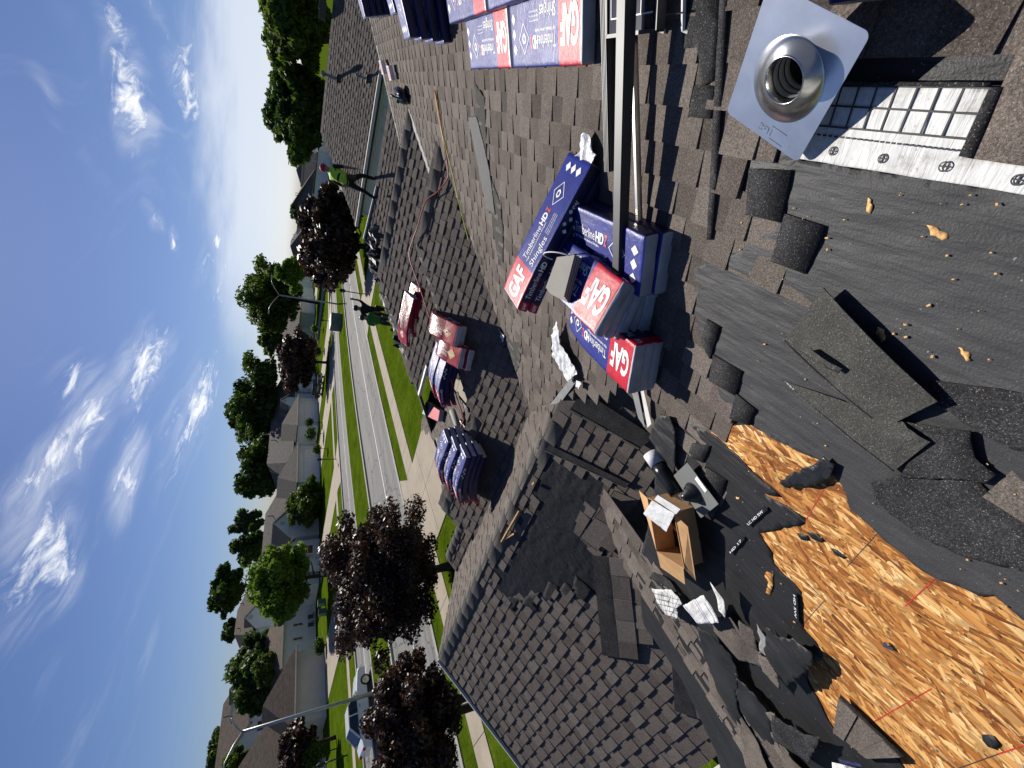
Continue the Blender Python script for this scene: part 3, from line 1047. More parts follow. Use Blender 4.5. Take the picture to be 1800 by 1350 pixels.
W_BLUE = wrap('blue printed wrap', (.012, .021, .20), .09)
W_RED = wrap('red printed wrap', (.50, .008, .030), .09)
W_NAVY = wrap('navy printed wrap', (.010, .013, .060), .06)
W_GREY = wrap('grey plastic wrap', (.30, .33, .38), .25, .38)
W_WHITE = wrap('white plastic wrap', (.72, .72, .72), .0, .4)
W_MAROON = wrap('maroon printed wrap', (.21, .006, .024), .14, .22)
W_CRIM = wrap('crimson printed wrap', (.38, .010, .030), .12, .3, (.70, .52, .55))
M_WHITEINK = simple('white print', (.78, .78, .78), .5, 0, 30, .08)
M_REDINK = simple('red print', (.55, .03, .03), .5)
M_GOLD = simple('gold print', (.62, .33, .06), .5)
M_ALU = simple('galvanised sheet', (.60, .62, .66), .30, .92, 14, .08, .0015, 5)
M_ALUB = simple('brushed aluminium', (.62, .61, .58), .24, 1.0, 9, .05)
M_STEEL = simple('dark anodised rail', (.045, .045, .046), .45, .2, 6, .2)
M_BLACK = simple('black plastic', (.010, .010, .011), .25, 0, 20, .3)
M_RUBBER = simple('black rubber', (.012, .012, .013), .32, 0, 20, .3)
M_CARD = simple('cardboard', (.50, .29, .13), .85, 0, 10, .16, .001, 60)
M_GREYPLATE = simple('grey painted plate', (.16, .165, .16), .5, 0, 12, .1)
M_CARDGREY = simple('grey sample card', (.26, .24, .22), .8, 0, 8, .08)
M_ROPEY = simple('yellow green rope', (.58, .62, .06), .7, 0, 90, .3)
M_HOSE = simple('red air hose', (.42, .05, .05), .45, 0, 9, .2)
M_ORANGE = simple('orange cord', (.70, .30, .04), .6)
M_FOIL = simple('crumpled plastic', (.70, .71, .72), .3, 0, 25, .12, .02, 18)
M_CHIP = simple('pale wood chip', (.62, .36, .13), .75, 0, 60, .5)
M_PANEL = simple('dark glass panel', (.012, .014, .022), .12, 0, 3, .2)

_TXT = {}


def text2d(s, bold=0.0):
    key = (s, bold)
    if key not in _TXT:
        cu = bpy.data.curves.new('tmp', 'FONT')
        cu.body = s
        cu.resolution_u = 3
        cu.offset = bold
        ob = bpy.data.objects.new('tmp', cu)
        COL.objects.link(ob)
        me = bpy.data.meshes.new_from_object(ob.evaluated_get(bpy.context.evaluated_depsgraph_get()))
        bm = bmesh.new()
        bm.from_mesh(me)
        bmesh.ops.triangulate(bm, faces=bm.faces)
        vs = [(v.co.x, v.co.y) for v in bm.verts]
        fs = [tuple(v.index for v in f.verts) for f in bm.faces]
        bm.free()
        bpy.data.objects.remove(ob)
        bpy.data.curves.remove(cu)
        bpy.data.meshes.remove(me)
        x0 = min(v[0] for v in vs)
        _TXT[key] = ([(x - x0, y) for x, y in vs], fs, max(v[0] for v in vs) - x0)
    return _TXT[key]


def put_text(mb, s, fn, x, y, h, bold=0.0, width=None, mi=None):
    """lettering mapped through fn(x,y); h = letter height, width squeezes or stretches it"""
    vs, fs, w = text2d(s, bold)
    k = h / .73
    kx = k if width is None else width / w
    mb.add([fn(x + a * kx, y + b * k) for a, b in vs], fs, mi)


def frame(o, ex, ez, bend=None, L=1.0):
    o, ex, ez = V(o), V(ex).normalized(), V(ez)
    ez = (ez - ex * ez.dot(ex)).normalized()
    ey = ez.cross(ex)
    if bend is None: return lambda x, y, z: o + ex * x + ey * y + ez * z
    return lambda x, y, z: o + ex * x + ey * y + ez * (z + bend(x))


BL, BW, BT = 1.0, .335, .082


def bundle(label, group, fn, style='blue', rich=True, crumple=.004, seed=0, L=BL, W=BW, T=BT, ragged_end=0.0):
    r = root('shingle_bundle', label, 'shingle bundle', group, fn(L / 2, W / 2, 0))
    inv = Matrix.Translation(-r.location)
    xs = sorted({0, .004, .012, .03, .99 * .27 * L, .27 * L, L - .03, L - .012, L - .004, L} | {L * i / 14 for i in range(1, 14)})
    ys = sorted({0, .004, .012, .03, W - .03, W - .012, W - .004, W} | {W * i / 6 for i in range(1, 6)})
    zs = [0, .005, .015, T / 2, T - .015, T - .005, T]
    rr = .014
    cache, vs, fs, mi = {}, [], [], []

    def vid(x, y, z):
        key = (x, y, z)
        if key not in cache:
            q = V((min(max(x, rr), L - rr), min(max(y, rr), W - rr), min(max(z, rr), T - rr)))
            p = V((x, y, z))
            d = p - q
            if d.length > 1e-9: p = q + d.normalized() * min(rr, d.length)
            n = mnoise.noise_vector(V((x * 9, y * 11, z * 30 + seed * 7.1)))
            p = p + n * crumple
            if ragged_end and x < .02:
                p.x -= ragged_end * (.5 + mnoise.noise(V((y * 30, z * 60, seed * 3.1)))) * math.sin(math.pi * z / T)
            w = fn(p.x, p.y, p.z)
            cache[key] = len(vs)
            vs.append(w - r.location)
        return cache[key]

    def quad(a, b, c, d, m):
        fs.append((vid(*a), vid(*b), vid(*c), vid(*d)))
        mi.append(m)
    for i in range(len(xs) - 1):
        x0, x1 = xs[i], xs[i + 1]
        xm = (x0 + x1) / 2
        for j in range(len(ys) - 1):
            y0, y1 = ys[j], ys[j + 1]
            red = xm < .27 * L
            quad((x0, y0, T), (x1, y0, T), (x1, y1, T), (x0, y1, T), 4 if xm < .012 else (1 if red else 0))
            quad((x0, y1, 0), (x1, y1, 0), (x1, y0, 0), (x0, y0, 0), 2)
        for k in range(len(zs) - 1):
            z0, z1 = zs[k], zs[k + 1]
            m = (1 if xm < .07 else 2)
            quad((x0, 0, z0), (x1, 0, z0), (x1, 0, z1), (x0, 0, z1), m)
            quad((x1, W, z0), (x0, W, z0), (x0, W, z1), (x1, W, z1), m)
    for j in range(len(ys) - 1):
        for k in range(len(zs) - 1):
            y0, y1, z0, z1 = ys[j], ys[j + 1], zs[k], zs[k + 1]
            quad((0, y1, z0), (0, y0, z0), (0, y0, z1), (0, y1, z1), 3)
            quad((L, y0, z0), (L, y1, z0), (L, y1, z1), (L, y0, z1), 3)
    me = bpy.data.meshes.new('wrapper')
    me.from_pydata(vs, [], fs)
    me.polygons.foreach_set('material_index', mi)
    me.polygons.foreach_set('use_smooth', [True] * len(fs))
    me.update()
    ms = [W_BLUE, W_RED, W_NAVY, W_GREY, W_WHITE] if style == 'blue' else [W_MAROON, W_CRIM, W_MAROON, W_GREY, W_WHITE]
    link('wrapper', me, ms, r)
    if rich:
        def surf(x, y, z):
            q = V((x, y, z)) + mnoise.noise_vector(V((x * 9, y * 11, z * 30 + seed * 7.1))) * crumple
            return q
        def top(x, y):
            q = surf(x, y, T)
            return fn(q.x, q.y, q.z + .0022) - r.location
        def side0(x, z):
            q = surf(x, 0, z)
            return fn(q.x, q.y - .0022, q.z) - r.location
        mb = MB()
        if style == 'blue':
            put_text(mb, 'GAF', top, .035 * L, .085, .165, .035, .205 * L)
            put_text(mb, 'Timberline', top, .30 * L, .185, .062, 0, .235 * L)
            put_text(mb, 'HD', top, .545 * L, .185, .062, .04, .085 * L)
            put_text(mb, 'High Definition Lifetime Shingles', top, .30 * L, .155, .016, .01, .28 * L)
            put_text(mb, 'Shingles', top, .30 * L, .055, .062, 0, .21 * L)
            for k in range(3):
                put_text(mb, 'Designer colors for every home', top, .53 * L, .11 - k * .02, .010, .01, .13 * L)
            for k, yy in enumerate((.09, .165, .24)):
                d = .030
                mb.add([top(.925 * L - d, yy), top(.925 * L, yy - d), top(.925 * L + d, yy), top(.925 * L, yy + d)], [(0, 1, 2, 3)])
            cx, cy = .765 * L, .19
            for d0, d1 in ((.078, .071),):
                o = [(cx - d0, cy), (cx, cy - d0), (cx + d0, cy), (cx, cy + d0)]
                n = [(cx - d1, cy), (cx, cy - d1), (cx + d1, cy), (cx, cy + d1)]
                mb.add([top(*p) for p in o + n], [(i, (i + 1) % 4, (i + 1) % 4 + 4, i + 4) for i in range(4)])
            hx = [(cx + .028 * math.cos(a), cy + .028 * math.sin(a)) for a in [math.pi / 3 * i for i in range(6)]]
            hi = [(cx + .015 * math.cos(a), cy + .015 * math.sin(a)) for a in [math.pi / 3 * i for i in range(6)]]
            mb.add([top(*p) for p in hx + hi], [(i, (i + 1) % 6, (i + 1) % 6 + 6, i + 6) for i in range(6)])
            put_text(mb, 'GAF', side0, .015 * L, .028, .028, .03, .05 * L)
            put_text(mb, 'Timberline', side0, .10 * L, .024, .038, 0, .20 * L)
            put_text(mb, 'HD', side0, .31 * L, .024, .038, .035, .07 * L)
            for k in range(2):
                for x0 in (.60, .68):
                    xx, zz = (x0 + .04 * k) * L, .028 + .026 * k
                    mb.add([side0(xx - .016, zz), side0(xx, zz - .016), side0(xx + .016, zz), side0(xx, zz + .016)], [(0, 1, 2, 3)])
            put_text(mb, 'SW', side0, .74 * L, .026, .034, .03, .05 * L)
            mb.build('lettering', M_WHITEINK, r)
            mb = MB()
            put_text(mb, 'Z', top, .635 * L, .185, .062, .04, .03 * L)
            mb.build('red_lettering', M_REDINK, r)
        else:
            put_text(mb, 'Timbertex', top, .30 * L, .20, .05, 0, .24 * L)
            put_text(mb, 'Premium Ridge Cap Shingles', top, .30 * L, .17, .014, .01, .24 * L)
            put_text(mb, 'TIMBERTEX', side0, .10 * L, .024, .034, .02, .3 * L)
            mb.build('lettering', M_WHITEINK, r)
            mb = MB()
            cx, cy, d = .20 * L, .17, .085
            mb.add([top(cx - d, cy), top(cx, cy - d), top(cx + d, cy), top(cx, cy + d)], [(0, 1, 2, 3)])
            mb.build('logo', M_GOLD, r)
            mb = MB()
            e2 = lambda x, y: top(x, y) + (fn(x, y, T + .0012) - fn(x, y, T))
            hx = [(cx + .042 * math.cos(a), cy + .042 * math.sin(a)) for a in [math.pi / 3 * i for i in range(6)]]
            hi = [(cx + .024 * math.cos(a), cy + .024 * math.sin(a)) for a in [math.pi / 3 * i for i in range(6)]]
            mb.add([e2(*p) for p in hx + hi], [(i, (i + 1) % 6, (i + 1) % 6 + 6, i + 6) for i in range(6)])
            mb.build('logo', M_WHITEINK, r)
    return r


def drape(c, k):
    """bundle sagging over a ridge: rounded tent profile with slope k about its middle"""
    return lambda x: -k * (math.sqrt((x - c) ** 2 + .02) - .14)


ORD = ['topmost', 'second', 'third', 'fourth', 'fifth', 'sixth']
UP = V((0, 0, 1))
# -- the pair cantilevered over the valley
ex = V((.991, -.092, -.100)).normalized()
c2 = CAM + (V((-.896, 2.40, 4.815)) - CAM) * .985
for k in range(2):
    bundle(['blue shingle bundle tilted across the slope, upper of the pair with the big white lettering', 'blue shingle bundle directly under the tilted upper bundle of the pair'][k],
           'blue bundles by the valley', frame(c2 + V((0, 0, -BT - (BT + .002) * k)), ex, V((.104, .031, .994)), lambda x: -.25 * max(0, .30 - x) ** 2), 'blue', True, .003, k)
# -- level stack whose red end shows grey plastic
for k in range(5):
    tilt = k * 5.6 - 3
    hinge = V((-.355, 1.66 + .012 * (k % 2), 4.672 - BT - k * (BT * .62)))
    t = rad(tilt)
    eyv = V((-math.cos(t), 0, -math.sin(t)))
    exv = V((.055, .998, .03 - .012 * k)).normalized()
    ezv = exv.cross(eyv)
    bundle('blue shingle bundle with crumpled red end, %s under the sample cards' % ORD[k] if k == 0 else 'blue shingle bundle with grey plastic end, %s from the top under the sample cards' % ORD[k],
           'blue bundles by the valley', frame(hinge, exv, ezv, lambda x: -.9 * max(0, x - .5) ** 2), 'blue', k == 0, .0045, 10 + k, 1.0, BW, BT * .98, .03)
# -- lower stack reaching over the gable ridge
e1 = ground(1115, 685, 4.42)
for k in range(3):
    fnb = frame(V((-.606, 1.500, 4.532)) + V((.012 * k, .01 * k, -.93 * BT * (1 + k * .9))), (-.033, .996, -.08), V((-.363, .063, .93)), lambda x: -.22 * max(0, x - .45) ** 2)
    bundle('blue and red shingle bundle whose end points at the gable ridge, %s of its stack' % ORD[k], 'blue bundles by the valley', fnb, 'blue', k == 0, .004, 20 + k, .95, BW, BT, .012)
# -- pair uphill, half hidden by the rail
for k in range(2):
    p0 = V((.02, 2.52, 4.70 - .0)) + V((.0, 0, -BT - k * BT))
    exv = V((0.02, -1, 0.0)).normalized()
    p0 = V((-.35, 2.58, zmain(-.35))) + MAIN.n * (.168 - BT * (k + 1))
    bundle(['blue shingle bundle with a column of white diamonds, crossed by the dark rail', 'grey ended shingle bundle under the one crossed by the dark rail'][k], 'blue bundles by the valley',
           frame(p0 + V((0, -.02 * k, 0)), exv, MAIN.n), 'blue', k == 0, .005, 30 + k, .98)
# -- flat rows at the top of the picture
n = MAIN.n
ed = V((0, 1, 0))
for row, (x0, lift, ys) in enumerate(((.55, .012, (2.36, 3.36)), (.83, .105, (2.50, 3.50)), (1.10, .20, (2.62, 3.62)))):
    for j, yy in enumerate(ys):
        # red end nearest the viewer, letters' feet uphill
        p = V((x0 + .335 * .894, yy, zmain(x0 + .335 * .894))) + n * lift
        bundle('flat blue and red bundle in the %s row, %s the viewer' % (['lowest', 'middle', 'highest'][row], ['nearer', 'farther from'][j]), 'flat bundles beside the solar panel',
               frame(p, ed, n), 'blue', True, .003, 40 + row * 2 + j, .96)
upd = V((2, 0, 1)).normalized()
bundle('blue bundle just cut by the upper picture edge behind the silver pipe flashing', 'flat bundles beside the solar panel', frame(MAIN.at(1488, 8, .02) + upd * 1.0, -upd, n), 'blue', True, .004, 58, 1.0)
# -- stack leaning on the slope far up
for k in range(4):
    sag = [0, 0, .10, .16][k]
    p = V((1.60, 5.62 + .02 * k, zmain(1.60))) + n * (.01 + k * .105)
    x_dn = V((-2, 0, -1)).normalized()
    p = V((.74 + .02 * k, 5.45 + .015 * k, zmain(.74 + .02 * k))) + n * (.01 + k * .105)
    bundle('long blue bundle lying up the slope, %s in nearer far stack' % ['lowest', 'second lowest', 'third lowest', 'topmost'][k], 'bundles stacked up the far slope',
           frame(p - x_dn, x_dn, n, (lambda s: lambda x: s * (1 - x) ** 2)(sag)), 'blue', True, .005, 60 + k, 1.0)
for k in range(3):
    p = V((1.0 + .02 * k, 6.60, zmain(1.0 + .02 * k))) + n * (.01 + k * .105)
    bundle('long blue bundle lying up the slope, %s in middle far stack' % ['lowest', 'middle', 'topmost'][k], 'bundles stacked up the far slope',
           frame(p + V((2, 0, 1)).normalized(), V((-2, 0, -1)), n, (lambda s: lambda x: s * (1 - x) ** 2)([0, .06, .14][k])), 'blue', True, .005, 70 + k, 1.0)
for k in range(4):
    p = V((1.15, 8.55, zmain(1.15))) + n * (.01 + k * .10)
    bundle('blue and white bundle, %s in the farthest stack beside the neighbour roof' % ['lowest', 'second lowest', 'third lowest', 'topmost'][k], 'bundles stacked up the far slope',
           frame(p + V((2, 0, 1)).normalized(), V((-2, 0, -1)), n, (lambda s: lambda x: s * (1 - x) ** 2)(.05 * k)), 'blue', False, .006, 80 + k, 1.0)
for k, (px_, py_) in enumerate(((676, 92), (690, 100))):
    p = MAIN.at(px_, py_, .01)
    fb = frame(p - V((.12, .1, 0)), V((0, 1, 0)), n)
    r = root('shingle_packet', ['small white and red packet nearer the farthest stack', 'small white and red packet nearer the eave'][k], 'packet', 'small packets by the farthest stack', p)
    mb = MB()
    mb.prism([fb(0, 0, .07) - p, fb(.24, 0, .07) - p, fb(.24, .2, .07) - p, fb(0, .2, .07) - p], -n * .07)
    mb.build('wrapper', W_WHITE, r)
    mb = MB()
    for xx in (.04, .14):
        mb.prism([fb(xx, .01, .072) - p, fb(xx + .06, .01, .072) - p, fb(xx + .06, .19, .072) - p, fb(xx, .19, .072) - p], -n * .001)
    mb.build('printed_band', W_RED, r)
# -- red bundles bent over the hip, blue stacks further down it
def on_hip(t): return P1.lerp(P2, t) + V((0, 0, .03))


YV, XV = V((-.18, 1, 0)).normalized(), V((1, 0, 0))
RED = [(.47, 0, .0, .95), (.47, 1, .03, .95), (.60, 0, .02, .9), (.60, 1, -.03, .9)]
RLAB = ['crimson bundle bent over the hip, lower one on the uphill side', 'crimson bundle bent over the hip, upper one with the gold diamond', 'crimson bundle bent over the hip, lowest on the downhill side',
        'crimson bundle bent over the hip, top one on the downhill side']
for i, (t, k, sh, L) in enumerate(RED):
    ey = UP.cross(YV)
    st = on_hip(t) + V((0, 0, k * .09)) - YV * (L * .62 + sh) - ey * (BW / 2)
    bundle(RLAB[i], 'crimson bundles on the hip', frame(st, YV, UP, drape(L * .62 + sh, .44)), 'red', True, .008, 100 + i, L)
for i, (px_, py_, z) in enumerate(((733, 545, 4.12), (722, 562, 4.22))):
    c = hit(px_, py_, (0, 0, z), (0, 0, 1))
    ey = UP.cross(XV)
    bundle(['pale crimson bundle lying along the far side of the hip, lower one', 'pale crimson bundle lying along the far side of the hip, upper one'][i], 'crimson bundles on the hip',
           frame(c - XV * .5 - ey * (BW / 2), XV, UP + V((0, -.38, 0)), lambda x: -.35 * max(0, .5 - x) ** 2), 'red', True, .009, 110 + i, 1.0)
BLAB = ['blue bundle, %s in the %s hip pile by the crimson bundles', 'blue bundle by the lower ridge end, %s in the %s pile']
for g, (px_, py_, ztop, ncol, nhi, stp) in enumerate(((762, 655, 4.04, 2, 3, (.06, -.34, -.02)), (774, 812, 3.93, 3, 4, (.08, -.30, -.05)))):
    base_ = hit(px_, py_, (0, 0, ztop), (0, 0, 1))
    for c in range(ncol):
        for k in range(nhi):
            jx = .03 * ((k * 7 + c * 3) % 3 - 1)
            st = base_ + V(stp) * c + V((jx - .5, 0, -BT - k * .086))
            bundle(BLAB[g] % (ORD[k] if k == 0 else ORD[k] + ' from top', [['farther', 'nearer'], ['farthest', 'middle', 'nearest']][g][c]), ['blue bundles on the lower hip', 'blue bundles at the lower ridge end'][g],
                   frame(st, XV + V((0, .05 * (c - 1), 0)), UP, lambda x: -.55 * max(0, .55 - x) ** 2), 'blue', k == 0, .006, 130 + g * 20 + c * 6 + k, .98)

# ------------------------------------------------------------------ rails, panel corner, bracket
def thing_from(mb, name, label, cat, mats, group=None, smooth=False):
    o = mb.build(name, mats, None, smooth)
    return tag(o, label, cat, group)


def rail(label, a, b, w, h, la, lb, mat, grooves=True):
    p, q = MAIN.at(*a, la), MAIN.at(*b, lb)
    t = (q - p).normalized()
    s = t.cross(MAIN.n).normalized()
    up = s.cross(t).normalized()
    mb = MB()
    mb.prism([p - s * w / 2 + up * h, q - s * w / 2 + up * h, q + s * w / 2 + up * h, p + s * w / 2 + up * h], -up * h, 0)
    if grooves:
        for f in (-.36, -.12, .12, .36):
            c0, c1 = p + s * w * f + up * h, q + s * w * f + up * h
            mb.prism([c0 - s * w * .06 + up * .006, c1 - s * w * .06 + up * .006, c1 + s * w * .06 + up * .006, c0 + s * w * .06 + up * .006], -up * .008, 0)
    # black plate on the solid end paints the shade of a hollow
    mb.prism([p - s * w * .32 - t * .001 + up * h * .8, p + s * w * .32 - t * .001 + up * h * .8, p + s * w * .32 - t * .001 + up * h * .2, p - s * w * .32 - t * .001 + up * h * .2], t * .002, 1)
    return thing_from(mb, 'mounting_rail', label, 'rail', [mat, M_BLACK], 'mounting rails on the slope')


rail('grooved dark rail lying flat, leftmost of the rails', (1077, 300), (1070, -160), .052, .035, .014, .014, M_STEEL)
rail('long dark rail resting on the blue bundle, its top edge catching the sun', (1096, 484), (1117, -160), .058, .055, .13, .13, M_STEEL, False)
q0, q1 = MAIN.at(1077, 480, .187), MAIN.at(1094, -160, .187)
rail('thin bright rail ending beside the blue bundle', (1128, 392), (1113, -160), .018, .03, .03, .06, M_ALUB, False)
r = root('solar_panel', 'corner of a dark framed panel with a white grid at the picture edge', 'solar panel', None, MAIN.at(1080, 30, .10))
o = r.location
A0, A1, A2 = MAIN.at(1068, 64, .09), MAIN.at(1098, 60, .09), MAIN.at(1068, -200, .09)
du, dv = (A2 - A0), V((0, -1, 0))
du.normalize()
wdt = .36
mb = MB()
mb.prism([A0 - o, A0 + du * .9 - o, A0 + du * .9 + dv * wdt - o, A0 + dv * wdt - o], -MAIN.n * .03)
mb.build('cell_sheet', M_PANEL, r)
mb = MB()
fr = .014
for a, b in ((A0, A0 + du * .9), (A0, A0 + dv * wdt), (A0 + dv * wdt, A0 + dv * wdt + du * .9)):
    t = (b - a).normalized()
    s = t.cross(MAIN.n)
    mb.prism([a - s * fr / 2 - o + MAIN.n * .008, b - s * fr / 2 - o + MAIN.n * .008, b + s * fr / 2 - o + MAIN.n * .008, a + s * fr / 2 - o + MAIN.n * .008], -MAIN.n * .042)
mb.build('frame', M_STEEL, r)
mb = MB()
for k in range(5):
    a = A0 + du * (.055 + .115 * k) + dv * .03
    mb.prism([a - o + MAIN.n * .002, a + du * .005 - o + MAIN.n * .002, a + du * .005 + dv * .3 - o + MAIN.n * .002, a + dv * .3 - o + MAIN.n * .002], -MAIN.n * .0015)
for k in range(3):
    a = A0 + du * .055 + dv * (.03 + .11 * k)
    mb.prism([a - o + MAIN.n * .0025, a + dv * .004 - o + MAIN.n * .0025, a + dv * .004 + du * .8 - o + MAIN.n * .0025, a + du * .8 - o + MAIN.n * .0025], -MAIN.n * .0015)
mb.build('cell_grid', M_WHITEINK, r)
r = root('panel_bracket', 'pale two legged bracket in the shade under the panel', 'bracket', None, MAIN.at(1180, 20, .02))
o = r.location
for (xa, xb) in ((1163, 1160), (1203, 1201)):
    mb = MB()
    p, q = MAIN.at(xa, -80, .06), MAIN.at(xb, 54, .02)
    mb.tube([p - o, q - o, q - o + V((0, -.02, -.01))], .009, 6)
    mb.build('leg', M_WHITEMETAL, r)
mb = MB()
mb.tube([MAIN.at(1162, 28, .045) - o, MAIN.at(1202, 22, .045) - o], .003, 5)
mb.build('cross_wire', M_ALUB, r)

# ------------------------------------------------------------------ metal vent flashing in the foreground
sc_ = .95
v2 = CAM + (V((.304, 1.093, 4.711)) - CAM) * sc_
e2 = V((.625, -.443, .643)).normalized()
e3 = V((-.728, -.034, .685))
e3 = (e3 - e2 * e3.dot(e2)).normalized()
e1 = e3.cross(e2)
LW, LH = .335 * sc_, .40 * sc_
r = root('vent_flashing', 'silver metal pipe flashing with a wide round collar, tilted on the shingles', 'pipe flashing', None, v2)
F = lambda a, b, h=0.0: e1 * a + e2 * b + e3 * h
hole = hit(1383, 143, v2, e3) - v2
hc = (hole.dot(e1), hole.dot(e2))
rim_ = hit(1404, 118, v2 + e3 * .058, e3) - v2
R0, RX = .116, 1.0
rc, bulge = .018, []
outline = []
for cx, cy, a0 in ((LW - rc, LH - rc, 0), (rc, LH - rc, 90), (rc, rc, 180), (LW - rc, rc, 270)):
    for k in range(5):
        a = rad(a0 + 22.5 * k)
        outline.append((cx + rc * math.cos(a), cy + rc * math.sin(a)))
ring = [(hc[0] + R0 * math.cos(2 * math.pi * k / 48), hc[1] + R0 * math.sin(2 * math.pi * k / 48)) for k in range(48)]
co = [V(p) for p in outline + ring]
no, nr = len(outline), len(ring)
cd = geometry.delaunay_2d_cdt(co, [(i, (i + 1) % no) for i in range(no)] + [(no + i, no + (i + 1) % nr) for i in range(nr)], [], 1, 1e-6)
vs, fs = [F(p.x, p.y) for p in cd[0]], []
for f in cd[2]:
    m_ = sum((cd[0][i] for i in f), V((0, 0))) / len(f)
    if (m_ - V(hc)).length > R0 * .97: fs.append(tuple(f))
mb = MB()
mb.add(vs, fs)
mb.add([v - e3 * .0015 for v in vs], [tuple(reversed(f)) for f in fs])
mb.add([F(*p) for p in outline] + [F(p[0], p[1], -.0015) for p in outline], [(i, (i + 1) % no, (i + 1) % no + no, i + no) for i in range(no)])
mb.build('base_plate', M_ALU, r)
mb = MB()
off = V((rim_.dot(e1) - hc[0], rim_.dot(e2) - hc[1], 0))
if off.length > .050: off = off.normalized() * .050
rk = lambda r_: max(0, min(1, (R0 - r_) / (R0 - .0622)))
prof = [(r_, h, rk(r_)) for r_, h in ((R0 * 1.01, .0006), (R0 * .97, .0014), (.105, .0040), (.096, .009), (.087, .0165), (.079, .026), (.0725, .036), (.067, .046), (.0640, .053), (.0622, .059), (.0607, .0605), (.059, .059), (.0585, .03), (.058, -.02), (.057, -.05))]
seg = 48
vs = []
for (rr, h, s) in prof:
    for j in range(seg):
        th = 2 * math.pi * j / seg
        vs.append(F(hc[0] + off.x * s + rr * math.cos(th), hc[1] + off.y * s + rr * math.sin(th), h))
fs = [(i * seg + j, i * seg + (j + 1) % seg, (i + 1) * seg + (j + 1) % seg, (i + 1) * seg + j) for i in range(len(prof) - 1) for j in range(seg)]
mb.add(vs, fs)
mb.build('collar', M_ALUB, r, True)
mb = MB()
for (rr, h) in ((.057, .024), (.0555, .004), (.054, -.016)):
    mb.lathe(F(hc[0] + off.x, hc[1] + off.y, h), [(rr, .009), (rr - .0025, .004), (rr - .0025, -.004), (rr, -.009)], 32, e3)
mb.build('inner_ring', M_GREYPLATE, r, True)
mb = MB()
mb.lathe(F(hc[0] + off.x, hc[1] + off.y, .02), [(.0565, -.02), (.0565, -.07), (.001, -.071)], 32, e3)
mb.build('shade_throat', M_BLACK, r)  # black cup paints the shade deep inside the collar
mb = MB()
put_text(mb, 'IPS', lambda x, y: F(x, y, .0022), .060 + .07, .020, .024, .01, .055)
put_text(mb, 'R', lambda x, y: F(x, y, .0022), .052, .024, .008, .01)
for y0, x0, x1 in ((.053, .075, .135), (.012, .075, .13)):
    mb.prism([F(x0, y0, .002), F(x1, y0, .002), F(x1, y0 + .002, .002), F(x0, y0 + .002, .002)], -e3 * .0015)
emb = mb.build('embossed_mark', M_ALU, r)
# the lettering of the stamped mark reads from the near long edge
r['label'] = r['label']

# ------------------------------------------------------------------ rubber boot flashing
bp = [MAIN.at(x, y, l) for x, y, l in ((1208, 813, .055), (1263, 886, .05), (1232, 911, .05), (1184, 836, .055))]
r = root('rubber_boot_flashing', 'grey plate with a black rubber cone standing by the cardboard box', 'pipe flashing', None, bp[0])
o = bp[0]
bn = (bp[1] - bp[0]).cross(bp[3] - bp[0]).normalized()
if bn.z < 0: bn = -bn
mb = MB(); mb.prism([p - o for p in bp], -bn * .003); mb.build('base_plate', M_GREYPLATE, r)
cc = hit(1219, 866, bp[0] + bn * .002, bn) - o
mb = MB()
mb.lathe(cc, [(.066, .0), (.062, .012), (.055, .020), (.050, .030), (.044, .034), (.041, .046), (.034, .049), (.031, .060), (.025, .062), (.022, .074), (.016, .076), (.013, .084), (.007, .083), (.006, .06)], 28, bn)
mb.build('rubber_cone', M_RUBBER, r, True)
mb = MB(); mb.prism([MAIN.at(x, y, .0) * 0 + hit(x, y, bp[0] + bn * .003, bn) - o for x, y in ((1221, 842), (1225, 837), (1243, 862), (1239, 866))], -bn * .001); mb.build('paper_label', M_WHITEINK, r)

# ------------------------------------------------------------------ cardboard box with its flaps open
def rimp(x, y, l=.17): return MAIN.at(x, y, l)
R = [rimp(1139, 876), rimp(1184, 902), rimp(1202, 999), rimp(1155, 969)]
dwn = V((.03, 0, -.17))
r = root('cardboard_box', 'open brown cardboard box lying among the torn shingles', 'box', None, R[0])
o = R[0]
loc = lambda p: V(p) - o
mb = MB()
B = [p + dwn for p in R]
for i in range(4):
    j = (i + 1) % 4
    nn = (R[j] - R[i]).cross(dwn).normalized() * .004
    mb.prism([loc(R[i]), loc(R[j]), loc(B[j]), loc(B[i])], nn)
mb.prism([loc(p) for p in B], V((0, 0, -.004)))
mb.build('body', M_CARD, r)
fl = {'left': (R[0], R[3], rimp(1153, 960, .10), rimp(1124, 862, .12)), 'right': (R[1], R[2], rimp(1223, 1021, .13), rimp(1209, 926, .15)), 'end': (R[3], R[2], rimp(1205, 1027, .10), rimp(1162, 997, .10))}
for k, (a, b, c, d) in fl.items():
    mb = MB()
    nn = (b - a).cross(d - a).normalized() * .004
    mb.prism([loc(a), loc(b), loc(c), loc(d)], -nn)
    mb.build('flap', M_CARD, r)
q = [rimp(1131, 903, .19), rimp(1146, 880, .20), rimp(1186, 903, .20), rimp(1171, 935, .17)]
s = root('foil_sheet', 'creased silver sheet hanging over the end of the cardboard box', 'sheet', None, q[0])
mb = MB()
N_ = 8
grid = []
for i in range(N_ + 1):
    for j in range(N_ + 1):
        a = q[0].lerp(q[3], j / N_)
        b = q[1].lerp(q[2], j / N_)
        p = a.lerp(b, i / N_) + V((0, 0, 1)) * .012 * mnoise.noise(V((i * .5, j * .6, 3)))
        grid.append(p - q[0])
mb.add(grid, [(i * (N_ + 1) + j, (i + 1) * (N_ + 1) + j, (i + 1) * (N_ + 1) + j + 1, i * (N_ + 1) + j + 1) for i in range(N_) for j in range(N_)])
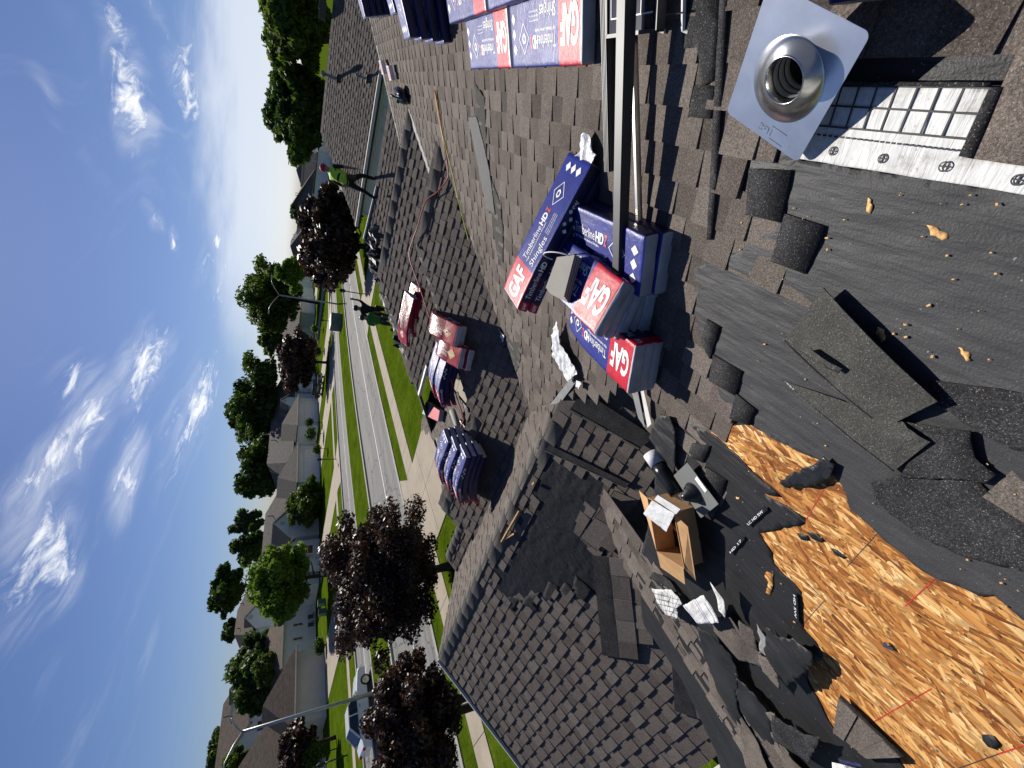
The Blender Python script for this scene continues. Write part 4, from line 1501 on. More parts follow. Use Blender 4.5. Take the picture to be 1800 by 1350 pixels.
mb.add([g - V((0, 0, .002)) for g in grid], [(i * (N_ + 1) + j + 1, (i + 1) * (N_ + 1) + j + 1, (i + 1) * (N_ + 1) + j, i * (N_ + 1) + j) for i in range(N_) for j in range(N_)])
mb.build('foil', M_FOIL, s, True)
mb = MB()
pp = [rimp(1150, 878, .225), rimp(1156, 870, .235), rimp(1196, 895, .225), rimp(1188, 904, .215)]
mb.prism([p - q[0] for p in pp], V((0, 0, -.012)))
mb.build('printed_lid', W_WHITE, s)

# ------------------------------------------------------------------ roll of membrane
a, b = MAIN.at(1143, 797, .06), MAIN.at(1190, 868, .07)
r = root('membrane_roll', 'black roll with a white paper end beside the rubber cone', 'roll', None, a)
mb = MB(); mb.tube([V((0, 0, 0)), (b - a) * .30], [.052, .050], 20); mb.build('paper_sleeve', W_WHITE, r, True)
mb = MB(); mb.tube([(b - a) * .29, (b - a) * .5, (b - a) * .8, (b - a)], [.048, .050, .047, .045], 20); mb.build('black_wrap', M_BLACK, r, True)
sh = sheet('torn_felt', MAIN, [(1151, 765), (1163, 733), (1173, 724), (1187, 728), (1198, 752), (1199, 800), (1196, 832), (1176, 800)], M_FELTD, None, .05, .01, .006, .03, .005, .03, (.1, .05), seed=61)
tag(sh, 'ragged dark felt scrap standing behind the black membrane roll', 'felt scrap')

# ------------------------------------------------------------------ deck of sample cards on its wire ring
zc = 4.76
cq = [ground(979, 452, 4.757), ground(1010, 448, 4.757), ground(991, 522, 4.757), ground(959, 506, 4.757)]
r = root('sample_cards', 'thick deck of grey sample cards hung on a white wire ring', 'sample cards', None, cq[0])
for k in range(9):
    z = -.006 * k
    sp = k * .004
    d = (cq[3] - cq[0]).normalized()
    s_ = (cq[1] - cq[0]).normalized()
    mb = MB()
    mb.prism([p - cq[0] + V((0, 0, z)) + d * sp * (1 if i > 1 else .2) + s_ * (.003 * ((k * 5) % 3)) for i, p in enumerate(cq)], V((0, 0, -.0045)))
    mb.build('card', M_CARDGREY if k else M_CARDGREY, r)
mb = MB()
c0 = cq[0] - cq[0]
pts = []
for k in range(15):
    a = math.pi * (-.05 + 1.15 * k / 14)
    pts.append((cq[1] - cq[0]) * (.72 - .72 * .9 * (1 - math.cos(a)) / 2 * 1.9) + V((0, .05, 0)) * math.sin(a) + V((0, 0, .06)) * math.sin(a))
mb.tube(pts, .0042, 8)
mb.build('wire_ring', W_WHITE, r, True)


M_GREYFELT = simple('dusty grey felt', (.062, .062, .061), .8, 0, 20, .2)
# ------------------------------------------------------------------ loose whole shingles, torn off and thrown down
def loose(label, plane, quad, lifts=(.03, .03, .03, .03), split=.52, ntab=6, seed=0, bow=.0, group='torn off shingles', back=False):
    """quad in pixels: upper-left, upper-right, butt-right, butt-left"""
    rng = random.Random(seed)
    c = [plane.at(x, y, l) for (x, y), l in zip(quad, lifts)]
    r = root('loose_shingle', label, 'shingle', group, c[0])
    nrm = plane.n

    def P_(u, v, h=0):
        return c[0].lerp(c[1], u).lerp(c[3].lerp(c[2], u), v) + nrm * (h + bow * (1 - (2 * u - 1) ** 2) + .004 * mnoise.noise(V((u * 5, v * 4, seed)))) - c[0]

    def patch(u0, u1, v0, v1, h, th, nu, nv):
        mb = MB()
        g = [P_(u0 + (u1 - u0) * i / nu, v0 + (v1 - v0) * j / nv, h) for i in range(nu + 1) for j in range(nv + 1)]
        w = nv + 1
        mb.add(g, [(i * w + j, i * w + j + 1, (i + 1) * w + j + 1, (i + 1) * w + j) for i in range(nu) for j in range(nv)])
        lo = [p - nrm * th for p in g]
        mb.add(lo, [(i * w + j, (i + 1) * w + j, (i + 1) * w + j + 1, i * w + j + 1) for i in range(nu) for j in range(nv)])
        edge = [i * w for i in range(nu + 1)] + [nu * w + j for j in range(1, nv + 1)] + [i * w + nv for i in range(nu - 1, -1, -1)] + [j for j in range(nv - 1, 0, -1)]
        m = len(g)
        k = len(edge)
        mb.add([g[e] for e in edge] + [lo[e] for e in edge], [(i, (i + 1) % k, (i + 1) % k + k, i + k) for i in range(k)])
        return mb
    patch(0, 1, 0, split + .03, 0, .004, 10, 3).build('headlap', M_BACK if back else M_HEADLAP, r)
    patch(0, 1, split - .035, split - .01, .0012, .003, 10, 1).build('seal_strip', M_TAR, r)
    u = 0
    tooth = True
    while u < .999 and split < .99:
        w = rng.uniform(.8, 1.25) / ntab
        u1 = min(1, u + w)
        mb = patch(u, u1 - .006, split, 1, .011 if tooth else .006, .009, 2, 2)
        me = mb.mesh('tab')
        at = me.attributes.new('rnd', 'FLOAT', 'POINT')
        at.data.foreach_set('value', [rng.uniform(.2, .9)] * len(mb.v))
        link('tab', me, M_SHINGLE, r)
        u, tooth = u1, not tooth
    return r


loose('long torn off shingle with its dark upper half nearest the ridge on the near gable', G1N, [(1041, 976), (1059, 1152), (1123, 1161), (1103, 983)], (.04, .03, .03, .05), .5, 5, 1)
loose('short torn off shingle tucked under the cardboard box side of the near gable', G1N, [(1090, 984), (1112, 1130), (1149, 1134), (1134, 998)], (.02, .02, .04, .06), .05, 4, 2)
loose('long torn off shingle lying farthest down the near gable by the valley', G1N, [(1175, 1075), (1186, 1250), (1268, 1276), (1213, 1078)], (.07, .04, .05, .10), .5, 5, 3)
loose('wide dark shingle strip draped across the gable ridge under the bundles', G1N, [(1024, 686), (1150, 768), (1123, 790), (1000, 722)], (.05, .05, .05, .05), .9, 5, 4)
loose('narrow shingle strip with rolled tar edge crossing the stripped gable top', G1N, [(965, 782), (1106, 850), (1100, 858), (958, 792)], (.04, .04, .03, .03), .9, 5, 5)
loose('pair of shingle tabs still nailed below the stripped gable top', G1N, [(1080, 862), (1020, 945), (1050, 968), (1124, 880)], (.02, .02, .02, .02), .02, 4, 6)
loose('second pair of shingle tabs nailed above the cardboard box', G1N, [(1120, 882), (1052, 956), (1076, 972), (1132, 905)], (.02, .02, .02, .02), .02, 3, 7)
loose('large grey backed shingle flap turned over beside the bare board', MAIN, [(1447, 506), (1648, 706), (1553, 753), (1378, 600)], (.05, .05, .03, .02), 1.0, 4, 8, .012, back=True)
loose('second grey backed shingle flap under the large one', MAIN, [(1585, 740), (1635, 777), (1570, 829), (1378, 670)], (.03, .035, .03, .012), 1.0, 4, 9, .01, back=True)
loose('narrow raised flap lying on the large turned over shingle', MAIN, [(1424, 612), (1480, 648), (1474, 656), (1406, 616)], (.065, .065, .06, .06), 1.0, 3, 10, .01, back=True)
loose('brown shingle strip nearest the lower edge of the bare board', MAIN, [(1477, 1222), (1588, 1330), (1526, 1332), (1467, 1286)], (.03, .03, .02, .03), .04, 3, 11)
DEB = [('brown torn shingle below the white papers', [(1264, 1078), (1297, 1078), (1352, 1155), (1347, 1168), (1313, 1155), (1267, 1103)], M_SHINGLE, .05, .45),
       ('long brown torn shingle running down to the picture corner', [(1256, 1168), (1284, 1210), (1362, 1350), (1380, 1400), (1340, 1400), (1300, 1259), (1261, 1207)], M_SHINGLE, .045, .55),
       ('black felt strip between the two brown torn shingles', [(1246, 1092), (1267, 1101), (1303, 1145), (1313, 1181), (1321, 1262), (1285, 1207), (1254, 1145)], M_FELTD, .09, None),
       ('small brown shingle fragment above the picture corner', [(1361, 1242), (1377, 1244), (1390, 1282), (1375, 1290)], M_SHINGLE, .07, .5),
       ('dark granule fragment overhanging the bare board edge', [(1378, 1244), (1430, 1280), (1462, 1284), (1440, 1330), (1381, 1288)], M_HEADLAP, .08, None),
       ('brown fragment half under the dark granule fragment', [(1376, 1292), (1430, 1348), (1450, 1400), (1396, 1400)], M_SHINGLE, .05, .35),
       ('big curled black felt piece at the edge of the bare board', [(1366, 1090), (1391, 1109), (1412, 1109), (1448, 1135), (1449, 1158), (1401, 1197), (1365, 1148)], M_FELTD, .07, None),
       ('pale grey torn membrane scrap on the black felt', [(1347, 1086), (1374, 1125), (1366, 1144), (1350, 1138), (1354, 1115)], M_DULLMETAL, .075, None),
       ('speckled brown fragment left of the curled felt', [(1351, 1140), (1366, 1147), (1385, 1180), (1383, 1204), (1355, 1172)], M_SHINGLE, .06, .65),
       ('black felt strip across the bottom debris', [(1310, 1180), (1345, 1215), (1372, 1255), (1375, 1300), (1340, 1270), (1316, 1225)], M_FELTD, .075, None),
       ('mottled brown fragment beside the felt strip with white print', [(1316, 1080), (1340, 1100), (1352, 1135), (1338, 1125), (1322, 1104)], M_SHINGLE, .07, .3),
       ('dark shingle scrap under the open box', [(1160, 1000), (1185, 1018), (1205, 1045), (1172, 1022), (1152, 1010)], M_HEADLAP, .05, None),
       ('wide dark granule shingle right of the turned over flaps', [(1640, 664), (1800, 687), (2000, 700), (2000, 812), (1790, 787), (1715, 748), (1652, 706)], M_HEADLAP, .018, None),
       ('dark granule shingle half under the turned over flaps', [(1585, 737), (1716, 752), (1724, 800), (1762, 829), (1740, 846), (1700, 838), (1590, 834), (1632, 778)], M_HEADLAP, .024, None),
       ('lowest dark granule shingle by the right picture edge', [(1535, 846), (1590, 830), (1700, 838), (1729, 846), (1800, 905), (1960, 1000), (1960, 1060), (1800, 1000), (1700, 975), (1620, 940), (1548, 882)], M_HEADLAP, .016, None),
       ('narrow tar edged strip curling over the bare board', [(1379, 845), (1418, 820), (1456, 798), (1476, 812), (1468, 838), (1440, 850), (1388, 852)], M_TAR, .03, None),
       ('flat grey strip of shingle highest on the open slope', [(838, 148), (855, 172), (858, 285), (866, 318), (843, 285), (836, 215)], M_BACK, .016, None),
       ('flat grey strip of shingle in the middle of the open slope', [(826, 205), (841, 204), (853, 250), (864, 300), (873, 377), (858, 367), (845, 300)], M_GREYFELT, .022, None),
       ('flat dark strip of shingle lowest on the open slope', [(866, 315), (880, 352), (886, 400), (886, 462), (876, 450), (868, 390)], M_BACK, .014, None),
       ('flat dark scrap beside the green rope', [(892, 584), (903, 600), (918, 602), (915, 642), (905, 660), (896, 640)], M_BACK, .014, None)]
for k, (lab, pl, mt, lf, rn) in enumerate(DEB):
    big = lf > .04
    o = sheet('shingle_scrap' if mt in (M_SHINGLE, M_HEADLAP, M_BACK) else 'felt_scrap', MAIN, pl, mt, None, lf, .014 if big else .003, .0035, .022, .009 if mt in (M_FELTD, M_TAR) else .004, .022, (.12, .10), seed=80 + k, rnd=rn,
              fn=(lambda kk: lambda u, v: .022 * math.sin(u * 9 + kk) * math.cos(v * 7 + kk))(k) if big else None)
    tag(o, lab, 'shingle scrap' if o.name.startswith('shingle') else 'scrap', 'torn scraps on the slope')

# papers
PAPERS = [('white paper printed with a grid among the debris', [(1167, 1024), (1195, 1030), (1216, 1052), (1207, 1060), (1211, 1077), (1180, 1066)], .10),
          ('curled white paper with blue printed lines', [(1230, 1049), (1264, 1031), (1293, 1079), (1258, 1077)], .14),
          ('thin white paper sliver behind the curled paper', [(1276, 1008), (1296, 1030), (1298, 1074), (1288, 1060), (1280, 1030)], .12)]
for k, (lab, pl, lf) in enumerate(PAPERS):
    o = sheet('paper_scrap', MAIN, pl, M_WHITEPAPER, None, lf, .012, .002, .02, .003, .02, (.06, .09), seed=140 + k, fn=(lambda kk: lambda u, v: .02 * math.sin(14 * v + kk))(k))
    tag(o, lab, 'paper', 'torn white papers')
    mb = MB()
    if k == 0:
        for i in range(5):
            for (a, b) in (((1170 + 9 * i, 1026 + 1.5 * i), (1181 + 7 * i, 1066 + 2 * i)), ((1168 + 3 * i, 1031 + 9 * i), (1200 + 2 * i, 1036 + 9 * i))):
                q, th = strip_mesh(MAIN, MAIN.uv(*a), MAIN.uv(*b), .003, lf + .026, .001)
                mb.prism(q, th)
        mb.build('printed_grid', M_INK, o)
    if k == 1:
        mi_ = simple('blue print', (.06, .08, .35), .7)
        for t in (.25, .8, .9):
            a = (1230 + 34 * t, 1049 - 18 * t)
            b = (1258 + 35 * t, 1077 + 2 * t)
            q, th = strip_mesh(MAIN, MAIN.uv(*a), MAIN.uv(*b), .004, lf + .034, .001)
            mb.prism(q, th)
        mb.build('printed_lines', mi_, o)
o = sheet('notice_sheet', MAIN, [(1475, 1331), (1545, 1347), (1600, 1400), (1480, 1420)], M_WHITEPAPER, None, .05, .002, .002, .05, .001, .05, seed=150)
tag(o, 'white notice sheet with blue printed lines at the lower picture edge', 'paper')
un = MAIN.uv(1478, 1336)
e_r = (MAIN.at(1540, 1348, .056) - MAIN.at(1478, 1335, .056)).normalized()
e_d = MAIN.n.cross(e_r)
if (MAIN.at(1478, 1345, .056) - MAIN.at(1478, 1335, .056)).dot(e_d) > 0: e_d = -e_d
b0 = MAIN.at(1478, 1340, .056)
mb = MB()
put_text(mb, 'FOLLOW ALL OSHA', lambda x, y: b0 + e_r * x + e_d * y, 0, 0, .013, .02, .15)
put_text(mb, 'SAFETY RULES', lambda x, y: b0 + e_r * x + e_d * y, 0, -.02, .010, .02, .10)
mb.build('lettering', simple('navy print', (.04, .05, .25), .7), o)

# crumpled plastic
for k, (lab, pl, lf, pln) in enumerate((('crumpled white plastic beside the end of the tilted pair', [(1020, 280), (1033, 245), (1040, 230), (1048, 240), (1060, 270), (1055, 290), (1040, 300)], .05, MAIN),
                                        ('white plastic sheet lying by the rope in the valley', [(830, 515), (852, 499), (866, 540), (868, 560), (850, 548), (842, 553), (836, 530)], .04, MAIN),
                                        ('crumpled red and white wrapper behind the lower bundle stack', [(980, 590), (990, 560), (998, 600), (1020, 640), (1025, 655), (1010, 668), (998, 650), (984, 625)], .07, MAIN),
                                        ('small silver wrapper on the gable ridge end', [(1022, 665), (1032, 668), (1030, 680), (1020, 677)], .06, MAIN),
                                        ('white plastic strip along the rope nearer the gable', [(866, 560), (872, 566), (890, 590), (888, 602), (876, 585)], .03, MAIN),
                                        ('white plastic scrap at the low end of the rope', [(932, 738), (940, 745), (944, 765), (936, 772), (930, 755)], .03, MAIN),
                                        ('crumpled clear wrapper by the metal roll on the lower ridge', [(806, 735), (815, 738), (823, 752), (815, 765), (808, 750)], .06, G2L))):
    o = sheet('plastic_wrapper', pln, pl, M_FOIL, None, lf, .024, .002, .013, .008, .02, (.05, .06), seed=160 + k, fn=(lambda kk: lambda u, v: .016 * mnoise.noise(V((u * 12, v * 12, kk * 5.1))))(k))
    tag(o, lab, 'plastic', 'crumpled plastic on the roof')

# wood chips
for k, (lab, pl) in enumerate((('small orange wood chip highest on the grey felt', [(1530, 346), (1536, 350), (1538, 360), (1534, 375), (1527, 370), (1529, 355)]),
                               ('orange brown wood chip beside the white strip', [(1633, 394), (1645, 396), (1670, 408), (1672, 418), (1660, 421), (1640, 412)]),
                               ('pale tipped wood chip by the turned over shingle', [(1546, 573), (1558, 578), (1560, 590), (1553, 600), (1545, 588)]),
                               ('ragged wood chip near the right picture edge', [(1688, 608), (1696, 610), (1710, 622), (1711, 632), (1702, 633), (1693, 620)]),
                               ('tiny wood chip near the rubber cone', [(1296, 872), (1302, 873), (1301, 877), (1297, 876)]))):
    o = sheet('wood_chip', MAIN, pl, M_CHIP, None, .010, .001, .002, .03, .005, .008, (.03, .03), seed=180 + k)
    tag(o, lab, 'wood chip', 'wood chips on the felt')
rng = random.Random(5)
mb = MB()
for k in range(120):
    x, y = rng.uniform(1300, 1790), rng.uniform(330, 1340)
    p = MAIN.at(x, y, .014)
    s_ = rng.uniform(.002, .006)
    mb.box(p, (s_ * rng.uniform(.5, 2), s_, s_ * .5), Matrix.Rotation(rng.uniform(0, 6), 3, 'Z'))
tag(mb.build('grit', M_CHIP), 'crumbs of grit and wood scattered over the felt and board', 'grit', kind='stuff')
r = root('staple', 'small grey metal clip lying on the bare board', 'metal clip', None, MAIN.at(1562, 1137, .01))
mb = MB()
t_ = MAIN.a
mb.box((0, 0, .004), (.012, .03, .006), Matrix.Rotation(.6, 3, 'Z')).box((.006, .012, .009), (.010, .01, .012))
mb.build('clip_body', M_ALUB, r)
# printed adhesive strips (strips of release film) left on the black felt
for k, (a, b, w) in enumerate((((1318, 920), (1352, 890), .022), ((1287, 970), (1312, 942), .02), ((1402, 1040), (1405, 1090), .02), ((1262, 1250), (1275, 1268), .012))):
    q, th = strip_mesh(MAIN, MAIN.uv(*a), MAIN.uv(*b), w, .02, .002)
    o = MB().prism(q, th).build('tar_strip', M_TAR)
    tag(o, ['tar strip with white print nearest the bare board', 'tar strip with white print nearest the cardboard box', 'tar strip on the curled felt piece', 'tar strip with white digits at the picture corner'][k], 'tar strip', 'tar strips on the felt')
    p = V((0, 0, 0))
    ua, ub = MAIN.uv(*a), MAIN.uv(*b)
    pa, pb = MAIN.p(*ua, .0215), MAIN.p(*ub, .0215)
    t = (pb - pa).normalized()
    sd_ = MAIN.n.cross(t)
    mb = MB()
    put_text(mb, ['LC HD SW', 'HD 17', 'HD SW', '7 280'][k], lambda x, y: pa + t * x + sd_ * (y - w * .3), .01, 0, w * .55, .01, (pb - pa).length * .8)
    mb.build('lettering', M_WHITEINK, o)


# ------------------------------------------------------------------ rope, hose, cord
def smoothline(pts, n=6):
    out = []
    for i in range(len(pts) - 1):
        p0, p1, p2, p3 = pts[max(i - 1, 0)], pts[i], pts[i + 1], pts[min(i + 2, len(pts) - 1)]
        for k in range(n):
            t = k / n
            out.append(0.5 * ((2 * p1) + (p2 - p0) * t + (2 * p0 - 5 * p1 + 4 * p2 - p3) * t * t + (3 * p1 - p0 - 3 * p2 + p3) * t ** 3))
    out.append(pts[-1])
    return out


def line(name, label, cat, pts, rad_, mat, group=None):
    mb = MB()
    mb.tube(smoothline(pts), rad_, 6)
    return tag(mb.build(name, mat, None, True), label, cat, group)


line('rope', 'yellow green rope running down the valley of the middle roof', 'rope', [MAIN.at(x, y, .03) for x, y in ((765, 165), (773, 215), (784, 260), (797, 310), (808, 360), (822, 415), (838, 470), (852, 515), (866, 556), (879, 595), (886, 625), (893, 648), (903, 675), (914, 705), (925, 735), (932, 760))], .008, M_ROPEY)
line('rope', 'orange rope lying beside the red hose at the top of the valley', 'rope', [MAIN.at(x, y, .03) for x, y in ((764, 158), (770, 190), (776, 225), (781, 255))], .008, M_ORANGE)
hose = [MAIN.at(x, y, .03) for x, y in ((763, 160), (770, 200), (780, 250), (788, 300))] + [G2N.at(x, y, .05) for x, y in ((784, 318), (768, 338), (748, 355))] + [P1 + V((.25, -.05, .05)), P1 + V((.05, .02, .06))]
hose += [P1.lerp(P2, t) + V((-.14, .14, .10)) for t in (.05, .2, .35, .5)]
line('air_hose', 'red air hose crossing the middle ridge and following the hip', 'hose', hose, .009, M_HOSE)
line('air_hose', 'red air hose lying along the lower hip beside the blue pile', 'hose', [P1.lerp(P2, t) + V((-.13, .13, .10)) for t in (.70, .8, .9, 1.0)] + [P2.lerp(P4, .12) + V((0, .14, .08)), P2.lerp(P4, .3) + V((0, .16, .07))], .009, M_HOSE)

# small silver and red packet, rolled metal
q = [G2L.at(x, y, .04) for x, y in ((745, 741), (770, 762), (779, 730), (754, 706))]
q = [hit(x, y, (0, 0, 3.45), (0, 0, 1)) for x, y in ((742, 727), (770, 741), (773, 722), (749, 706))]
r = root('shingle_packet', 'small silver and red packet lying below the blue pile', 'packet', None, q[0])
mb = MB(); mb.prism([p - q[0] for p in q], V((0, 0, -.10))); mb.build('wrapper', W_GREY, r)
mb = MB(); mb.prism([(q[0].lerp(q[1], .45)) - q[0] + V((0, 0, .003)), q[1] - q[0] + V((0, 0, .003)), q[2] - q[0] + V((0, 0, .003)), q[3].lerp(q[2], .45) - q[0] + V((0, 0, .003))], V((0, 0, -.002))); mb.build('printed_band', W_RED, r)
a, b = hit(795, 722, (0, 0, 3.62), (0, 0, 1)), hit(814, 772, (0, 0, 3.62), (0, 0, 1))
r = root('metal_roll', 'rolled grey sheet metal lying beside the lower ridge', 'roll', None, a)
mb = MB(); mb.tube([V((0, 0, 0)), b - a], [.055, .055], 18); mb.build('roll_body', M_DULLMETAL, r, True)
mb = MB(); mb.tube([(a - b).normalized() * .002, (a - b).normalized() * -.01], [.045, .045], 16); mb.build('roll_core', M_BLACK, r)

# tool bag
p = MAIN.at(705, 168, .10)
r = root('tool_bag', 'black tool bag lying in the sun on the far slope', 'bag', None, p)
mb = MB()
mb.lathe((0, 0, -.11), [(.02, 0), (.13, .01), (.15, .08), (.14, .17), (.10, .22), (.02, .23)], 14)
for i, v in enumerate(mb.v): mb.v[i] = (v[0] * .75, v[1] * 1.9, v[2] * .8 + .35 * v[0] * .75)
mb.build('bag_body', M_BLACK, r, True)
mb = MB(); mb.tube([V((-.05, -.22, .05)), V((-.06, -.12, .16)), V((-.05, 0, .17)), V((-.04, .1, .10))], .012, 6); mb.build('strap', M_BLACK, r, True)
mb = MB(); mb.box((-.10, -.02, .04), (.05, .07, .05)); mb.build('green_tin', simple('green tin', (.02, .14, .06), .4), r)
# step of felt heaps by the hip where the workers stand
for k, (x, y, sx, sy) in enumerate(((652, 455, .34, .5), (648, 420, .25, .45), (684, 548, .34, .5), (672, 516, .28, .45), (696, 585, .34, .5), (663, 487, .25, .4))):
    t = .2 + .13 * k
    p = away(x, y, 9.6 - .15 * (k % 3))
    mb = MB()
    N_ = 10
    g = []
    for i in range(N_ + 1):
        for j in range(N_ + 1):
            a, b = i / N_ - .5, j / N_ - .5
            g.append(V((a * 2 * sx, b * 2 * sy, -.18 * (a * a + b * b) * 2 + .16 * mnoise.noise(V((a * 5, b * 5, k * 9.3))))))
    mb.add(g, [(i * (N_ + 1) + j, (i + 1) * (N_ + 1) + j, (i + 1) * (N_ + 1) + j + 1, i * (N_ + 1) + j + 1) for i in range(N_) for j in range(N_)])
    mb.add([v - V((0, 0, .02)) for v in g], [(i * (N_ + 1) + j + 1, (i + 1) * (N_ + 1) + j + 1, (i + 1) * (N_ + 1) + j, i * (N_ + 1) + j) for i in range(N_) for j in range(N_)])
    o = mb.build('felt_heap', M_FELTD)
    o.location = p
    tag(o, 'crumpled black felt heap %s' % ['under the two standing workers', 'at the far end of the third ridge', 'in front of the worker in the green shirt', 'beside the worker in black', 'lowest along the hip edge', 'halfway along the hip edge'][k], 'felt heap', 'torn felt heaps along the hip')

# ------------------------------------------------------------------ ground, roads, pavements
def grass_mat():
    m, nt = newmat('mown lawn')
    p = nt.pos()
    c1 = nt.noise(p, .55, 6, .7)
    c2 = nt.noise(p, 3.5, 5, .7)
    c3 = nt.noise(nt.mapping(p, scale=(1, .35, 1)), 22, 4, .7)
    f = nt.math('ADD', nt.math('ADD', nt.math('MULTIPLY', c1, .45), nt.math('MULTIPLY', c2, .25)), nt.math('MULTIPLY', c3, .3))
    c = nt.ramp(f, [(.37, (.026, .050, .003)), (.5, (.062, .100, .006)), (.62, (.112, .150, .014))])
    setb(nt, c, .95, 0, nt.bump(nt.math('ADD', c3, c2), .8, .06), .0)
    return m


M_GRASS = grass_mat()


def road_mat():
    m, nt = newmat('worn concrete road')
    p = nt.pos()
    a = nt.noise(nt.mapping(p, scale=(1.6, .10, 1)), 1.0, 6, .7)
    b = nt.noise(p, 7, 5, .7)
    f = nt.math('ADD', nt.math('MULTIPLY', a, .6), nt.math('MULTIPLY', b, .4))
    c = nt.ramp(f, [(.36, (.13, .127, .12)), (.52, (.20, .195, .185)), (.68, (.27, .262, .25))])
    vo = nt.new('ShaderNodeTexVoronoi', feature='DISTANCE_TO_EDGE')
    wob = nt.new('ShaderNodeTexNoise')
    nt.put(wob.inputs['Vector'], p)
    wob.inputs['Scale'].default_value = .8
    nt.put(vo.inputs['Vector'], nt.vmath('ADD', p, nt.vmath('SCALE', wob.outputs['Color'], 1.6)))
    vo.inputs['Scale'].default_value = .22
    cr = nt.smooth(vo.outputs['Distance'], .012, .002)
    c = nt.mix(nt.math('MULTIPLY', cr, .7), c, (.04, .04, .04))
    setb(nt, c, .9, 0, nt.bump(b, .4, .01), .2)
    return m


M_ROAD = road_mat()


def walk_mat(name, col):
    m, nt = newmat(name)
    p = nt.pos()
    f = nt.math('ADD', nt.math('MULTIPLY', nt.noise(p, .9, 5, .65), .6), nt.math('MULTIPLY', nt.noise(p, 14, 4, .7), .4))
    c = nt.ramp(f, [(.35, tuple(x * .78 for x in col)), (.65, tuple(x * 1.1 for x in col))])
    setb(nt, c, .9, 0, nt.bump(nt.noise(p, 40, 3), .3, .004), .2)
    return m


M_WALK = walk_mat('concrete pavement', (.36, .31, .245))
M_KERB = simple('kerb concrete', (.30, .28, .25), .9, 0, 3, .2)
M_PAINT = simple('worn road paint', (.62, .62, .60), .8, 0, 6, .2)
M_TARLINE = simple('sealed crack', (.03, .03, .03), .6)
M_JOINT = simple('pavement joint', (.09, .08, .065), .9)

N_ = 60
gx = []
mb = MB()
S = 900.0
for i in range(N_ + 1):
    for j in range(N_ + 1):
        x, y = -S * .75 + S * 1.25 * i / N_, -S * .25 + S * 1.25 * j / N_
        mb.v.append((x, y, 0))
for i in range(N_):
    for j in range(N_):
        k = i * (N_ + 1) + j
        mb.f.append((k, k + N_ + 1, k + N_ + 2, k + 1)); mb.m.append(0)
tag(mb.build('ground', M_GRASS), kind='structure')


def bend(y):
    """sideways shift of the avenue where it curves to the right"""
    t = max(0.0, y - 26)
    return .0022 * t * t if t < 60 else .0022 * 3600 + .264 * (t - 60)


def ribbon(name, x0, x1, z, th, mat, y0=-60, y1=190, step=4, side=0):
    mb = MB()
    ys = [y0 + step * i for i in range(int((y1 - y0) / step) + 1)]
    for a, b in zip(ys[:-1], ys[1:]):
        q = [(x0 + bend(a), a, z), (x1 + bend(a), a, z), (x1 + bend(b), b, z), (x0 + bend(b), b, z)]
        mb.add(q, [(0, 1, 2, 3)])
        if th:
            mb.add([q[0], q[3], (q[3][0], q[3][1], z - th), (q[0][0], q[0][1], z - th)], [(0, 1, 2, 3)])
            mb.add([q[2], q[1], (q[1][0], q[1][1], z - th), (q[2][0], q[2][1], z - th)], [(0, 1, 2, 3)])
    o = mb.build(name, mat)
    return tag(o, kind='structure')


ribbon('road', -24.45, -17.75, .008, 0, M_ROAD)
ribbon('road', -35.0, -29.75, .008, 0, M_ROAD)
ribbon('kerb', -24.75, -24.45, .13, .14, M_KERB)
ribbon('kerb', -29.75, -29.5, .13, .14, M_KERB)
ribbon('kerb', -17.75, -17.5, .05, .06, M_KERB)
ribbon('kerb', -35.25, -35.0, .12, .13, M_KERB)
ribbon('median', -29.5, -24.75, .12, .12, M_GRASS)
ribbon('pavement', -16.25, -15.05, .03, .03, M_WALK)
ribbon('pavement', -39.6, -38.4, .03, .03, M_WALK)
ribbon('seam_line', -20.72, -20.60, .012, 0, M_PAINT, -60, 120)
ribbon('seam_line', -32.2, -32.08, .012, 0, M_PAINT, -60, 120)
mb = MB()
rng = random.Random(4)
for k in range(26):
    y = -8 + 4.2 * k + rng.uniform(-1, 1)
    for (xa, xb) in ((-24.3, -17.9), (-34.8, -29.9)):
        if rng.random() < .7:
            x0 = rng.uniform(xa, xa + 1.5)
            x1 = rng.uniform(xb - 3, xb)
            n = 8
            pts = [(x0 + (x1 - x0) * i / n + bend(y), y + .5 * mnoise.noise(V((i * .6, k, xa))) + (x1 - x0) * .12 * i / n, .013) for i in range(n + 1)]
            for a, b in zip(pts[:-1], pts[1:]):
                a, b = V(a), V(b)
                t = (b - a).normalized()
                s = V((-t.y, t.x, 0)) * rng.uniform(.015, .04)
                mb.add([a - s, b - s, b + s, a + s], [(0, 1, 2, 3)])
tag(mb.build('sealed_cracks', M_TARLINE), kind='stuff')


def gpoly(name, pts, z, mat, kind='structure'):
    q = [V((*p[:2], z)) for p in pts]
    o = MB().prism(q, V((0, 0, -.03))).build(name, mat)
    return tag(o, kind=kind)


